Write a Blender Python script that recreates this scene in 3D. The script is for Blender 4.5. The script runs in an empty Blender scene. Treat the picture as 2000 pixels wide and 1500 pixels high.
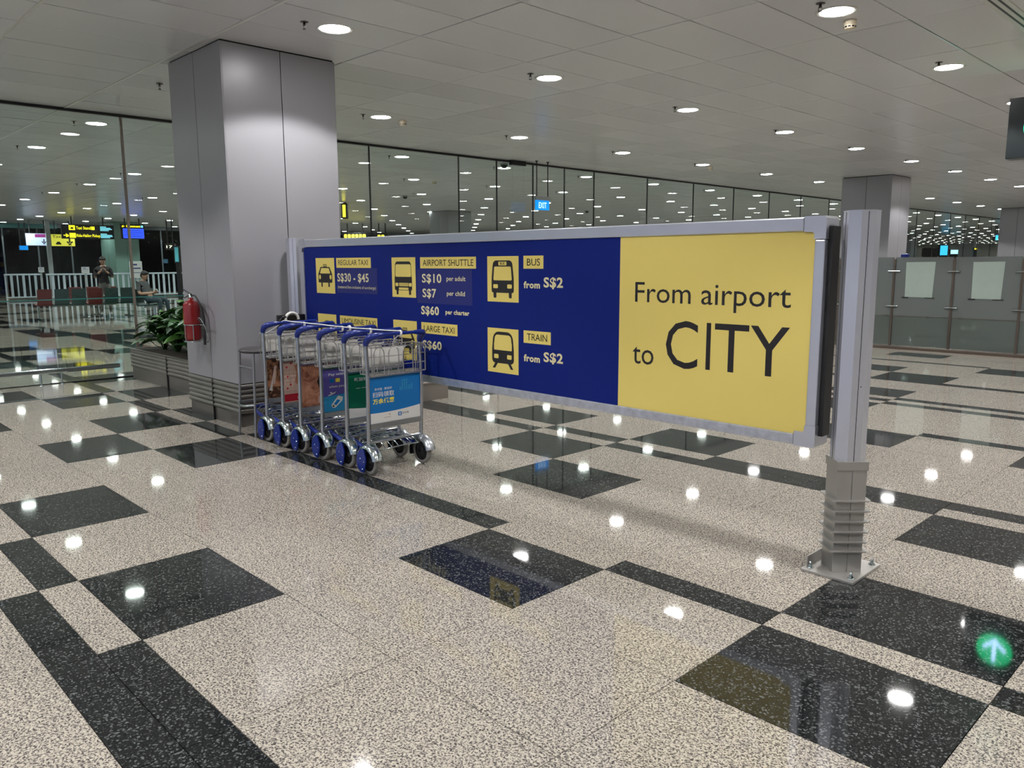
import bpy, bmesh, math, random
from mathutils import Vector, Matrix

PI = math.pi
R = math.radians
S = bpy.context.scene
COL = S.collection

# ------------------------------------------------------------------ camera
CAM_H = 1.55
cam_d = bpy.data.cameras.new('camera')
cam_d.sensor_fit = 'HORIZONTAL'
cam_d.sensor_width = 36.0
cam_d.lens = 1537.9246 / 2000.0 * 36.0
cam_d.clip_end = 400
cam = bpy.data.objects.new('camera', cam_d)
COL.objects.link(cam)
S.camera = cam
fw = Vector((-0.7093920, 0.6879743, -0.1531479))
rt = Vector((0.6966861, 0.7173616, -0.0045522))
up = Vector((-0.1067307, 0.1099254, 0.9881928))
M3 = Matrix((rt, up, -fw)).transposed()
cam.matrix_world = Matrix.Translation((0, 0, CAM_H)) @ M3.to_4x4()

# ------------------------------------------------------------------ world + exposure
W = bpy.data.worlds.new('world')
S.world = W
W.use_nodes = True
W.node_tree.nodes['Background'].inputs[0].default_value = (0.55, 0.62, 0.75, 1)
W.node_tree.nodes['Background'].inputs[1].default_value = 0.03
S.view_settings.view_transform = 'Standard'
S.view_settings.look = 'None'
S.view_settings.exposure = 0.12
S.view_settings.gamma = 1.0
S.view_settings.use_curve_mapping = False
S.cycles.max_bounces = 5
S.cycles.use_adaptive_sampling = True
S.cycles.adaptive_threshold = 0.04
S.cycles.diffuse_bounces = 3
S.cycles.glossy_bounces = 3
S.cycles.transmission_bounces = 4
S.cycles.transparent_max_bounces = 10
S.cycles.sample_clamp_indirect = 4.0
S.cycles.caustics_reflective = False
S.cycles.caustics_refractive = False
S.cycles.use_denoising = True
LAMP_W = 160.0         # downlight power
DISC = 42.0            # downlight lens radiance
CZ = 3.52              # ceiling height

# ------------------------------------------------------------------ materials
MATS = {}


def new_mat(name):
    m = bpy.data.materials.new(name)
    m.use_nodes = True
    nt = m.node_tree
    return m, nt, nt.nodes['Principled BSDF']


def mat(name, col, rough=0.5, metal=0.0, spec=0.5, noise=0.06, nscale=8.0, emit=0.0, coat=0.0, alpha=1.0, bump=0.0, bscale=60.0):
    if name in MATS:
        return MATS[name]
    m, nt, b = new_mat(name)
    c = tuple(col) + (1,)
    N = nt.nodes
    L = nt.links
    tc = N.new('ShaderNodeTexCoord')
    nz = N.new('ShaderNodeTexNoise')
    nz.inputs['Scale'].default_value = nscale
    nz.inputs['Detail'].default_value = 3
    L.new(tc.outputs['Object'], nz.inputs['Vector'])
    mx = N.new('ShaderNodeMix')
    mx.data_type = 'RGBA'
    mx.inputs[6].default_value = tuple(v * (1 - noise) for v in col) + (1,)
    mx.inputs[7].default_value = tuple(min(1, v * (1 + noise)) for v in col) + (1,)
    L.new(nz.outputs[0], mx.inputs[0])
    L.new(mx.outputs[2], b.inputs['Base Color'])
    b.inputs['Roughness'].default_value = rough
    b.inputs['Metallic'].default_value = metal
    b.inputs['Specular IOR Level'].default_value = spec
    b.inputs['Coat Weight'].default_value = coat
    b.inputs['Alpha'].default_value = alpha
    if emit > 0:
        b.inputs['Emission Color'].default_value = c
        b.inputs['Emission Strength'].default_value = emit
    if bump > 0:
        bp = N.new('ShaderNodeBump')
        n2 = N.new('ShaderNodeTexNoise')
        n2.inputs['Scale'].default_value = bscale
        L.new(tc.outputs['Object'], n2.inputs['Vector'])
        bp.inputs['Strength'].default_value = bump
        bp.inputs['Distance'].default_value = 0.002
        L.new(n2.outputs[0], bp.inputs['Height'])
        L.new(bp.outputs[0], b.inputs['Normal'])
    MATS[name] = m
    return m


def ramp(N, pts):
    r = N.new('ShaderNodeValToRGB')
    el = r.color_ramp.elements
    while len(el) > 1:
        el.remove(el[-1])
    el[0].position = pts[0][0]
    el[0].color = tuple(pts[0][1]) + (1,)
    for p, c in pts[1:]:
        e = el.new(p)
        e.color = tuple(c) + (1,)
    return r


def granite(name, ptsA, rough, scale, dark=False):
    m, nt, b = new_mat(name)
    N, L = nt.nodes, nt.links
    tc = N.new('ShaderNodeTexCoord')
    geo = N.new('ShaderNodeNewGeometry')
    n1 = N.new('ShaderNodeTexNoise')
    n1.inputs['Scale'].default_value = scale
    n1.inputs['Detail'].default_value = 2.5
    n1.inputs['Roughness'].default_value = 0.65
    n1.inputs['Distortion'].default_value = 0.6
    L.new(geo.outputs['Position'], n1.inputs['Vector'])
    r1 = ramp(N, ptsA)
    L.new(n1.outputs[0], r1.inputs[0])
    # crystals of a second tone
    v = N.new('ShaderNodeTexVoronoi')
    v.inputs['Scale'].default_value = scale * 1.15
    L.new(geo.outputs['Position'], v.inputs['Vector'])
    sep = N.new('ShaderNodeSeparateColor')
    L.new(v.outputs['Color'], sep.inputs[0])
    if dark:
        r2 = ramp(N, [(0, (0, 0, 0)), (0.80, (0, 0, 0)), (0.97, (0.9, 0.9, 0.9))])
        tint = (0.12, 0.13, 0.133, 1)
    else:
        r2 = ramp(N, [(0, (0, 0, 0)), (0.78, (0, 0, 0)), (0.9, (0.7, 0.7, 0.7))])
        tint = (0.10, 0.092, 0.092, 1)
    L.new(sep.outputs[0], r2.inputs[0])
    mx = N.new('ShaderNodeMix')
    mx.data_type = 'RGBA'
    L.new(r2.outputs[0], mx.inputs[0])
    L.new(r1.outputs[0], mx.inputs[6])
    mx.inputs[7].default_value = tint
    # slow tone drift from slab to slab
    n3 = N.new('ShaderNodeTexNoise')
    n3.inputs['Scale'].default_value = 0.8
    L.new(geo.outputs['Position'], n3.inputs['Vector'])
    r3 = ramp(N, [(0.3, (0.93, 0.93, 0.93)), (0.7, (1.04, 1.03, 1.02))])
    L.new(n3.outputs[0], r3.inputs[0])
    mu = N.new('ShaderNodeMix')
    mu.data_type = 'RGBA'
    mu.blend_type = 'MULTIPLY'
    mu.inputs[0].default_value = 1.0
    L.new(mx.outputs[2], mu.inputs[6])
    L.new(r3.outputs[0], mu.inputs[7])
    L.new(mu.outputs[2], b.inputs['Base Color'])
    b.inputs['Roughness'].default_value = rough
    b.inputs['Specular IOR Level'].default_value = 0.42
    MATS[name] = m
    return m


G_LIGHT = granite('granite_light', [(0.0, (0.03, 0.028, 0.028)), (0.41, (0.055, 0.05, 0.05)), (0.465, (0.23, 0.212, 0.195)), (0.51, (0.43, 0.395, 0.335)), (1.0, (0.58, 0.535, 0.45))], 0.045, 128)
G_DARK = granite('granite_dark', [(0.0, (0.004, 0.0045, 0.005)), (0.45, (0.007, 0.008, 0.0085)), (0.6, (0.017, 0.019, 0.02)), (0.70, (0.06, 0.066, 0.068)), (1.0, (0.12, 0.13, 0.135))], 0.045, 130, True)
GROUT = mat('grout', (0.11, 0.09, 0.075), 0.8)


def ceiling_mat(name, perforated):
    m, nt, b = new_mat(name)
    N, L = nt.nodes, nt.links
    geo = N.new('ShaderNodeNewGeometry')
    oi = N.new('ShaderNodeObjectInfo')
    r = ramp(N, [(0.0, (0.68, 0.69, 0.715)), (1.0, (0.775, 0.785, 0.81))])
    L.new(oi.outputs['Random'], r.inputs[0])
    out = r.outputs[0]
    if perforated:
        v = N.new('ShaderNodeTexVoronoi')
        v.inputs['Scale'].default_value = 70
        v.inputs['Randomness'].default_value = 0.0
        L.new(geo.outputs['Position'], v.inputs['Vector'])
        r2 = ramp(N, [(0.2, (0.45, 0.45, 0.45)), (0.32, (1, 1, 1))])
        L.new(v.outputs['Distance'], r2.inputs[0])
        mu = N.new('ShaderNodeMix')
        mu.data_type = 'RGBA'
        mu.blend_type = 'MULTIPLY'
        mu.inputs[0].default_value = 1.0
        L.new(out, mu.inputs[6])
        L.new(r2.outputs[0], mu.inputs[7])
        out = mu.outputs[2]
    L.new(out, b.inputs['Base Color'])
    b.inputs['Roughness'].default_value = 0.24
    b.inputs['Specular IOR Level'].default_value = 0.45
    MATS[name] = m
    return m


CEIL = ceiling_mat('ceiling_enamel', False)
CEILP = ceiling_mat('ceiling_perforated', True)
GAP = mat('shadow_gap', (0.012, 0.012, 0.012), 0.8)


def glass_mat(name, tint, refl=1.0):
    m = bpy.data.materials.new(name)
    m.use_nodes = True
    nt = m.node_tree
    N, L = nt.nodes, nt.links
    N.remove(N['Principled BSDF'])
    out = N['Material Output']
    tr = N.new('ShaderNodeBsdfTransparent')
    tr.inputs[0].default_value = tuple(tint) + (1,)
    gl = N.new('ShaderNodeBsdfGlossy')
    gl.inputs['Roughness'].default_value = 0.0
    gl.inputs[0].default_value = (refl, refl, refl, 1)
    fr = N.new('ShaderNodeFresnel')
    fr.inputs[0].default_value = 1.5
    geo = N.new('ShaderNodeNewGeometry')
    inv = N.new('ShaderNodeMath')
    inv.operation = 'SUBTRACT'
    inv.inputs[0].default_value = 1.0
    L.new(geo.outputs['Backfacing'], inv.inputs[1])
    ml = N.new('ShaderNodeMath')
    ml.operation = 'MULTIPLY'
    L.new(fr.outputs[0], ml.inputs[0])
    L.new(inv.outputs[0], ml.inputs[1])
    mx = N.new('ShaderNodeMixShader')
    L.new(ml.outputs[0], mx.inputs[0])
    L.new(tr.outputs[0], mx.inputs[1])
    L.new(gl.outputs[0], mx.inputs[2])
    L.new(mx.outputs[0], out.inputs[0])
    MATS[name] = m
    return m


GLASS = glass_mat('clear_glass', (0.86, 0.93, 0.90))
GLASS_NIGHT = glass_mat('facade_glass', (0.45, 0.5, 0.55), 0.6)


def frosted_mat(nm='frosted_glass', f=0.80, base=(0.21, 0.235, 0.23, 1)):
    m = bpy.data.materials.new(nm)
    m.use_nodes = True
    nt = m.node_tree
    N, L = nt.nodes, nt.links
    b = N['Principled BSDF']
    b.inputs['Base Color'].default_value = base
    b.inputs['Roughness'].default_value = 0.12
    tr = N.new('ShaderNodeBsdfTransparent')
    tr.inputs[0].default_value = (0.62, 0.68, 0.66, 1)
    mx = N.new('ShaderNodeMixShader')
    mx.inputs[0].default_value = f
    L.new(tr.outputs[0], mx.inputs[1])
    L.new(b.outputs[0], mx.inputs[2])
    L.new(mx.outputs[0], N['Material Output'].inputs[0])
    MATS[nm] = m
    return m


FROST = frosted_mat()
FROST2 = frosted_mat('lower_frosted_glass', 0.62, (0.17, 0.20, 0.19, 1))
CLAD = mat('column_cladding', (0.32, 0.32, 0.345), 0.33, 0.15, 0.5, 0.02, 2)
CLADM = mat('brushed_steel', (0.30, 0.285, 0.27), 0.28, 0.85, 0.5, 0.08, 5)
CHROME = mat('chrome', (0.56, 0.64, 0.66), 0.16, 1.0)
TUBEM = mat('trolley_aluminium', (0.50, 0.53, 0.57), 0.26, 1.0)
WIRE = mat('zinc_wire', (0.62, 0.62, 0.60), 0.28, 1.0)
BLUEP = mat('blue_plastic', (0.006, 0.022, 0.20), 0.28, 0, 0.5, 0.05)
RUBBER = mat('grey_rubber', (0.20, 0.195, 0.185), 0.6)
BLACKR = mat('black_rubber', (0.012, 0.012, 0.013), 0.45)
BLACK = mat('black_plastic', (0.008, 0.008, 0.01), 0.35)
WHITE = mat('white_plastic', (0.72, 0.71, 0.67), 0.4)
ALU = mat('satin_aluminium', (0.66, 0.68, 0.76), 0.3, 0.7, 0.5, 0.04, 6)
ALUS = mat('scuffed_aluminium', (0.60, 0.62, 0.70), 0.36, 0.7, 0.5, 0.35, 22)
ALUG = mat('warm_grey_aluminium', (0.46, 0.45, 0.43), 0.34, 0.7, 0.5, 0.05, 6)
BLUES = mat('sign_blue', (0.0008, 0.013, 0.19), 0.5, 0, 0.22, 0.08, 1.5)
PATCH = mat('sign_blue_patch', (0.016, 0.022, 0.17), 0.4, 0, 0.4)
YEL = mat('sign_yellow', (0.86, 0.70, 0.19), 0.45, 0, 0.4, 0.03, 2)
INK = mat('sign_ink', (0.012, 0.010, 0.012), 0.5)
CREAM = mat('sign_cream_lettering', (0.83, 0.76, 0.45), 0.45)
RED = mat('extinguisher_red', (0.24, 0.006, 0.008), 0.22, 0, 0.5, 0.03, coat=0.5)
SOIL = mat('soil', (0.03, 0.022, 0.016), 0.9)
ROPE = mat('white_cord', (0.75, 0.75, 0.78), 0.7)
DISCM = mat('lamp_lens', (1.0, 0.98, 0.955), 0.4, emit=DISC)
TRIM = mat('lamp_trim', (0.72, 0.71, 0.68), 0.35, 0.3)
SKIN = mat('skin', (0.42, 0.25, 0.17), 0.55)
HAIR = mat('hair', (0.008, 0.007, 0.007), 0.5)


def leaf_mat(name, c):
    m = mat(name, c, 0.4, 0, 0.35, 0.3, 30)
    return m


LEAF = [leaf_mat('leaf_dark', (0.008, 0.036, 0.007)), leaf_mat('leaf_mid', (0.018, 0.072, 0.012)), leaf_mat('leaf_light', (0.05, 0.13, 0.025))]

# ------------------------------------------------------------------ mesh builder


class MB:
    def __init__(s):
        s.v, s.f, s.mi, s.sm = [], [], [], []

    def add(s, vs, fs, mi=0, smooth=False):
        o = len(s.v)
        s.v += [tuple(v) for v in vs]
        for f in fs:
            s.f.append([i + o for i in f])
            s.mi.append(mi)
            s.sm.append(smooth)
        return s

    def box(s, x0, x1, y0, y1, z0, z1, mi=0, bottom=True):
        vs = [(x0, y0, z0), (x1, y0, z0), (x1, y1, z0), (x0, y1, z0), (x0, y0, z1), (x1, y0, z1), (x1, y1, z1), (x0, y1, z1)]
        fs = [(4, 5, 6, 7), (0, 1, 5, 4), (1, 2, 6, 5), (2, 3, 7, 6), (3, 0, 4, 7)]
        if bottom:
            fs.append((0, 3, 2, 1))
        return s.add(vs, fs, mi)

    def bbox(s, x0, x1, y0, y1, z0, z1, b=0.005, mi=0):
        """box with chamfered edges"""
        b = min(b, (x1 - x0) * .45, (y1 - y0) * .45, (z1 - z0) * .45)
        bm = bmesh.new()
        bmesh.ops.create_cube(bm, size=1)
        for v in bm.verts:
            v.co = ((x0 + x1) / 2 + v.co.x * (x1 - x0), (y0 + y1) / 2 + v.co.y * (y1 - y0), (z0 + z1) / 2 + v.co.z * (z1 - z0))
        bmesh.ops.bevel(bm, geom=bm.edges[:], offset=b, segments=2, affect='EDGES', profile=0.6)
        bm.verts.index_update()
        s.add([v.co[:] for v in bm.verts], [[v.index for v in f.verts] for f in bm.faces], mi)
        bm.free()
        return s

    def prism(s, pts, d, origin=(0, 0, 0), ax=(1, 0, 0), ay=(0, 0, 1), mi=0, smooth=False):
        """polygon pts (a,b) in plane ax/ay, extruded by vector d"""
        o, ax, ay, d = Vector(origin), Vector(ax), Vector(ay), Vector(d)
        n = len(pts)
        A = [o + ax * a + ay * b for a, b in pts]
        B = [p + d for p in A]
        fs = [list(range(n)), list(range(2 * n - 1, n - 1, -1))]
        s.add(A + B, fs, mi)
        s.add(A + B, [(i, i + n, (i + 1) % n + n, (i + 1) % n) for i in range(n)], mi, smooth)
        return s

    def tube(s, path, r, seg=8, mi=0, closed=False, caps=True):
        P = [Vector(p) for p in path]
        n = len(P)
        rr = r if isinstance(r, (list, tuple)) else [r] * n
        T = []
        for i in range(n):
            a = P[(i - 1) % n] if (closed or i > 0) else P[i]
            b = P[(i + 1) % n] if (closed or i < n - 1) else P[i]
            t = (b - a)
            T.append(t.normalized() if t.length > 1e-9 else Vector((0, 0, 1)))
        ref = Vector((0, 0, 1)) if abs(T[0].z) < 0.9 else Vector((1, 0, 0))
        nrm = (ref - T[0] * ref.dot(T[0])).normalized()
        vs = []
        for i in range(n):
            nrm = (nrm - T[i] * nrm.dot(T[i]))
            nrm = nrm.normalized() if nrm.length > 1e-6 else T[i].orthogonal().normalized()
            bn = T[i].cross(nrm)
            for k in range(seg):
                a = 2 * PI * k / seg
                vs.append(P[i] + (nrm * math.cos(a) + bn * math.sin(a)) * rr[i])
        fs = []
        m = n if closed else n - 1
        for i in range(m):
            j = (i + 1) % n
            for k in range(seg):
                l = (k + 1) % seg
                fs.append((i * seg + k, i * seg + l, j * seg + l, j * seg + k))
        s.add(vs, fs, mi, True)
        if caps and not closed:
            s.add(vs[:seg], [tuple(range(seg - 1, -1, -1))], mi)
            s.add(vs[-seg:], [tuple(range(seg))], mi)
        return s

    def lathe(s, prof, c=(0, 0, 0), axis='z', seg=24, mi=0, smooth=True, a0=0.0, a1=2 * PI):
        """profile of (r, h) around axis through c"""
        full = abs(a1 - a0 - 2 * PI) < 1e-6
        n = seg if full else seg + 1
        vs = []
        for r, h in prof:
            for k in range(n):
                a = a0 + (a1 - a0) * k / seg
                x, y = r * math.cos(a), r * math.sin(a)
                if axis == 'z':
                    p = (c[0] + x, c[1] + y, c[2] + h)
                elif axis == 'y':
                    p = (c[0] + x, c[1] + h, c[2] + y)
                else:
                    p = (c[0] + h, c[1] + x, c[2] + y)
                vs.append(p)
        fs = []
        for i in range(len(prof) - 1):
            for k in range(seg):
                l = (k + 1) % n
                fs.append((i * n + k, i * n + l, (i + 1) * n + l, (i + 1) * n + k))
        return s.add(vs, fs, mi, smooth)

    def disc(s, c, r, axis='z', seg=24, mi=0, flip=False):
        vs = []
        for k in range(seg):
            a = 2 * PI * k / seg
            x, y = r * math.cos(a), r * math.sin(a)
            vs.append({'z': (c[0] + x, c[1] + y, c[2]), 'y': (c[0] + x, c[1], c[2] + y), 'x': (c[0], c[1] + x, c[2] + y)}[axis])
        f = list(range(seg))
        if flip:
            f.reverse()
        return s.add(vs, [f], mi)

    def sphere(s, c, r, seg=12, rings=8, mi=0):
        rx, ry, rz = r if isinstance(r, (tuple, list)) else (r, r, r)
        vs = []
        for i in range(rings + 1):
            t = PI * i / rings
            for k in range(seg):
                a = 2 * PI * k / seg
                vs.append((c[0] + rx * math.sin(t) * math.cos(a), c[1] + ry * math.sin(t) * math.sin(a), c[2] + rz * math.cos(t)))
        fs = []
        for i in range(rings):
            for k in range(seg):
                l = (k + 1) % seg
                fs.append((i * seg + k, (i + 1) * seg + k, (i + 1) * seg + l, i * seg + l))
        return s.add(vs, fs, mi, True)

    def mesh(s, name, mats):
        me = bpy.data.meshes.new(name)
        me.from_pydata(s.v, [], s.f)
        if not isinstance(mats, (list, tuple)):
            mats = [mats]
        for m in mats:
            me.materials.append(m)
        me.polygons.foreach_set('material_index', s.mi)
        me.polygons.foreach_set('use_smooth', s.sm)
        me.update()
        return me

    def build(s, name, mats, parent=None, label=None, loc=None, kind=None):
        me = s.mesh(name, mats)
        return link(name, me, parent, label, loc, kind)


def link(name, me, parent=None, label=None, loc=None, kind=None):
    o = bpy.data.objects.new(name, me)
    COL.objects.link(o)
    if parent:
        o.parent = parent
    if label:
        o['label'] = label
    if loc:
        o.location = loc
    if kind:
        o['kind'] = kind
    return o


def tag(o, label, cat, group=None):
    o['label'] = label
    o['category'] = cat
    if group:
        o['group'] = group
    return o


def thing(name, label, cat, loc=(0, 0, 0), rz=0.0, group=None):
    o = bpy.data.objects.new(name, None)
    o.empty_display_size = 0.1
    COL.objects.link(o)
    o.location = loc
    o.rotation_euler = (0, 0, rz)
    return tag(o, label, cat, group)


def structure(name, loc=(0, 0, 0)):
    o = bpy.data.objects.new(name, None)
    COL.objects.link(o)
    o.location = loc
    o['kind'] = 'structure'
    return o


def kids(o):
    return KID.get(o.name, [])


def copy_tree(o, parent=None, allobjs=None):
    c = o.copy()
    COL.objects.link(c)
    if parent:
        c.parent = parent
    for ch in [x for x in allobjs if x.parent == o]:
        copy_tree(ch, c, allobjs)
    return c


def subtree(o):
    out = []
    st = [o]
    pool = list(bpy.data.objects)
    while st:
        a = st.pop()
        for ch in pool:
            if ch.parent == a:
                out.append(ch)
                st.append(ch)
    return out


# ------------------------------------------------------------------ lettering
def text_mesh(s, x0, x1, z0, z1, m, bold=0.0, name='lettering', depth=0.0008, shear=0.0):
    """lettering fitted to the rectangle, in the local XZ plane, facing -Y, front at y=0"""
    cu = bpy.data.curves.new('t', 'FONT')
    cu.body = s
    cu.size = 1
    cu.offset = bold
    cu.shear = shear
    cu.space_character = 1.0 + bold * 2.6
    cu.resolution_u = 3
    ob = bpy.data.objects.new('t', cu)
    COL.objects.link(ob)
    dg = bpy.context.evaluated_depsgraph_get()
    me = bpy.data.meshes.new_from_object(ob.evaluated_get(dg))
    bpy.data.objects.remove(ob)
    bpy.data.curves.remove(cu)
    xs = [v.co.x for v in me.vertices]
    ys = [v.co.y for v in me.vertices]
    if not xs:
        return me
    ax, bx, ay, by = min(xs), max(xs), min(ys), max(ys)
    sx = (x1 - x0) / max(1e-6, bx - ax)
    sz = (z1 - z0) / max(1e-6, by - ay)
    for v in me.vertices:
        v.co = Vector((x0 + (v.co.x - ax) * sx, 0, z0 + (v.co.y - ay) * sz))
    me.materials.clear()
    me.materials.append(m)
    me.name = name
    return me


def text(s, x0, x1, z0, z1, y, m, parent, bold=0.0, name='lettering'):
    me = text_mesh(s, x0, x1, z0, z1, m, bold, name)
    return link(name, me, parent, loc=(0, y, 0))


# ================================================================== FLOOR
H = CAM_H
U0, DU = -0.4366 * H, 0.5617 * H
# row boundaries along Y (in units of the camera height), tiles .415 and narrow strips .11
RB = [-3.07, -2.65, -2.54, -2.43, -2.01, -1.59, -1.17, -1.06, -0.64, -0.22, 0.02, 0.442, 0.555, 0.668, 1.088, 1.510, 1.932, 2.042, 2.468, 2.893, 3.300, 3.413, 3.526, 3.940, 4.350, 4.760, 4.865, 5.276, 5.687, 5.795, 5.905, 6.015, 6.40, 6.845, 6.965, 7.41, 7.82, 8.24, 8.32]
IA = RB.index(0.442)
b = RB[-1]
pat = [.415, .415, .415, .11, .415, .415, .415, .11, .11]
k = 0
while b < 68 / H:
    b += pat[k % 9]
    RB.append(b)
    k += 1
ROW = {'A': 0, 'B': 1, 1: 2, 2: 3, 3: 4, 'S': 5, 4: 6, 5: 7, 6: 8, 'C': 9, 'D': 10, 7: 11, 8: 12, 9: 13, 'E': 14, 10: 15, 11: 16, 'F': 17, 'G': 18, 'H': 19, 12: 20, 13: 21, 'I': 22, 14: 23, 15: 24, 16: 25, 'J': 26}
DARKSET = set()
KNOWN = {}


def dk(row, *cols):
    for c in cols:
        DARKSET.add((ROW[row] + IA, c))


dk('A', *range(-4, 8)); dk('B', -5, *range(-3, 8))
dk(1, -4, -6, -10, -14); dk(2, -8, -12, -16); dk(3, -9, -7, -3, -1, -11)
dk('S', -8, -6, -5, -4, -2, *range(0, 8)); dk('S', -10, *range(-24, -11))
dk(4, -1, -7, -9, -11, -15); dk(5, -4, 0, -13); dk(6, -5, -1, -17)
dk('C', -4, -3, -2, -6, *range(-22, -6)); dk('D', -3, -2, -1, 0, 1, 2, -5, *range(-22, -6))
dk(7, -6, -4, -10); dk(8, -8, 2); dk(9, -3, -1, -12); dk('E', *range(-2, 6), *range(-9, -5))
dk(10, -7, -11); dk(11, -4, -9, 1); dk('F', *range(-3, 6)); dk('G', -4, -5, -6); dk('H', *range(-3, 6))
dk(12, -4, -8); dk(13, -10); dk('I', *range(-6, 4)); dk(14, -4, -9); dk(15, -5, -12); dk(16, -3, -8, 1); dk('J', *range(-14, -3))
rnd = random.Random(5)
HASH = {}
NK_LO, NK_HI = IA, IA + 27


def is_dark(r, c):
    if (r, c) in DARKSET:
        return True
    if NK_LO <= r < NK_HI and -12 <= c <= 6:
        return False
    rr = random.Random(r * 7919 + c * 104729)
    narrow = (RB[r + 1] - RB[r]) < 0.2
    if narrow:
        return random.Random(r * 31 + (c // 5) * 17).random() < 0.6
    return rr.random() < 0.24


floor = structure('floor')
MB().box(-60, 12, -8, 125, -0.30, -0.012).build('floor_bed', GROUT, floor)
CMIN, CMAX = -54, 8
cells = []
for r_ in range(len(RB) - 1):
    for c in range(CMIN, CMAX):
        x0 = U0 + c * DU
        x1 = x0 + DU
        y0, y1 = RB[r_] * H, RB[r_ + 1] * H
        cx, cy = (x0 + x1) / 2, (y0 + y1) / 2
        v = Vector((cx, cy, -H))
        z = v.dot(fw)
        vis = False
        if z > 0.2:
            px, py = 1000 + 1538 * v.dot(rt) / z, 750 - 1538 * v.dot(up) / z
            m_ = 420 / z
            vis = -m_ < px < 2000 + m_ and py < 1500 + 1.6 * m_
            size = DU * (y1 - y0) * 1538 ** 2 / z ** 3
        if vis and cx < -2 and cy > 4.0 and False:
            vis = False
        cells.append((0 if not vis else size, x0, x1, y0, y1, is_dark(r_, c)))
cells.sort(key=lambda q: -q[0])
tm = {}
G = 0.0017
stuff = MB()
for i, (sz_, x0, x1, y0, y1, d) in enumerate(cells):
    if i < 298 and sz_ > 0:
        key = (round(y1 - y0, 3), d)
        if key not in tm:
            w, h = DU / 2 - G, (y1 - y0) / 2 - G
            mb = MB()
            mb.box(-w, w, -h, h, -.012, 0)
            tm[key] = mb.mesh('floor_tile', G_DARK if d else G_LIGHT)
        o = link('floor_tile', tm[key], floor, loc=((x0 + x1) / 2, (y0 + y1) / 2, 0))
    else:
        stuff.box(x0 + G, x1 - G, y0 + G, y1 - G, -.012, 0, 1 if d else 0, bottom=False)
stuff.build('floor_tiles_beyond', [G_LIGHT, G_DARK], floor, kind='stuff')
MB().box(-60, 12, RB[-1] * H, 125, -.012, 0).build('floor_far', G_LIGHT, floor)
MB().bbox(-10.36, -10.33, -6, 3.15, -.004, .002, .001).build('expansion_strip', CHROME, floor, 'thin metal expansion strip across the tiles')

# ================================================================== CEILING
ceiling = structure('ceiling')
MB().box(-46, 12, -8, 112, CZ + 0.02, CZ + 0.3).build('ceiling_deck', GAP, ceiling)
PX0, PDX = -2.665, 0.631
PY0, PDY = 1.87, 1.334


def on_column(x0, x1, y0, y1):
    return x1 > -8.26 and x0 < -7.10 and y1 > 3.28 and y0 < 4.47


cells = []
for i in range(-69, 23):
    for j in range(-7, 83):
        x0, y0 = PX0 + i * PDX, PY0 + j * PDY
        x1, y1 = x0 + PDX, y0 + PDY
        v = Vector(((x0 + x1) / 2, (y0 + y1) / 2, CZ - H))
        z = v.dot(fw)
        sz_ = 0
        if z > 0.2:
            px, py = 1000 + 1538 * v.dot(rt) / z, 750 - 1538 * v.dot(up) / z
            if -500 / z < px < 2000 + 500 / z and py > -700 / z:
                sz_ = 1 / z
        cells.append((sz_, x0, x1, y0, y1, i, j))
cells.sort(key=lambda q: -q[0])
g = 0.0065


def panel_mesh(m, g):
    w, h = PDX / 2 - g, PDY / 2 - g
    e = .003
    mb = MB()
    mb.add([(-w, -h, .016), (w, -h, .016), (w, h, .016), (-w, h, .016), (-w, -h, e), (w, -h, e), (w, h, e), (-w, h, e),
            (-w + e, -h + e, 0), (w - e, -h + e, 0), (w - e, h - e, 0), (-w + e, h - e, 0)],
           [(11, 10, 9, 8)] + [(a + 4, (a + 1) % 4 + 4, (a + 1) % 4, a) for a in range(4)] + [(a + 8, (a + 1) % 4 + 8, (a + 1) % 4 + 4, a + 4) for a in range(4)])
    return mb.mesh('ceiling_panel', m)


pm, pmp = panel_mesh(CEIL, g), panel_mesh(CEILP, g)
stuff = MB()
rc = random.Random(3)
for n, (sz_, x0, x1, y0, y1, i, j) in enumerate(cells):
    if n < 298 and sz_ > 0:
        o = link('ceiling_panel', pmp if (y0 < 8.4 and x0 > -6.4 and rc.random() < 0.6) else pm, ceiling, loc=((x0 + x1) / 2, (y0 + y1) / 2, CZ + rc.uniform(0, .003)))
        o.rotation_euler = (rc.uniform(-.0006, .0006), rc.uniform(-.001, .001), 0)
    else:
        stuff.box(x0 + g, x1 - g, y0 + g, y1 - g, CZ, CZ + .016)
stuff.build('ceiling_panels_beyond', CEIL, ceiling, kind='stuff')
# wider recessed seam beside the front column and along the hall
MB().bbox(-46, 8, PY0 + PDY - .013, PY0 + PDY + .013, CZ - .004, CZ + .01, .003).build('seam_channel', TRIM, ceiling, 'pale recessed channel between two ceiling bays')
for yy in (PY0, ):
    MB().bbox(-46, 8, yy - .013, yy + .013, CZ - .004, CZ + .01, .003).build('seam_channel', TRIM, ceiling)

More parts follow.
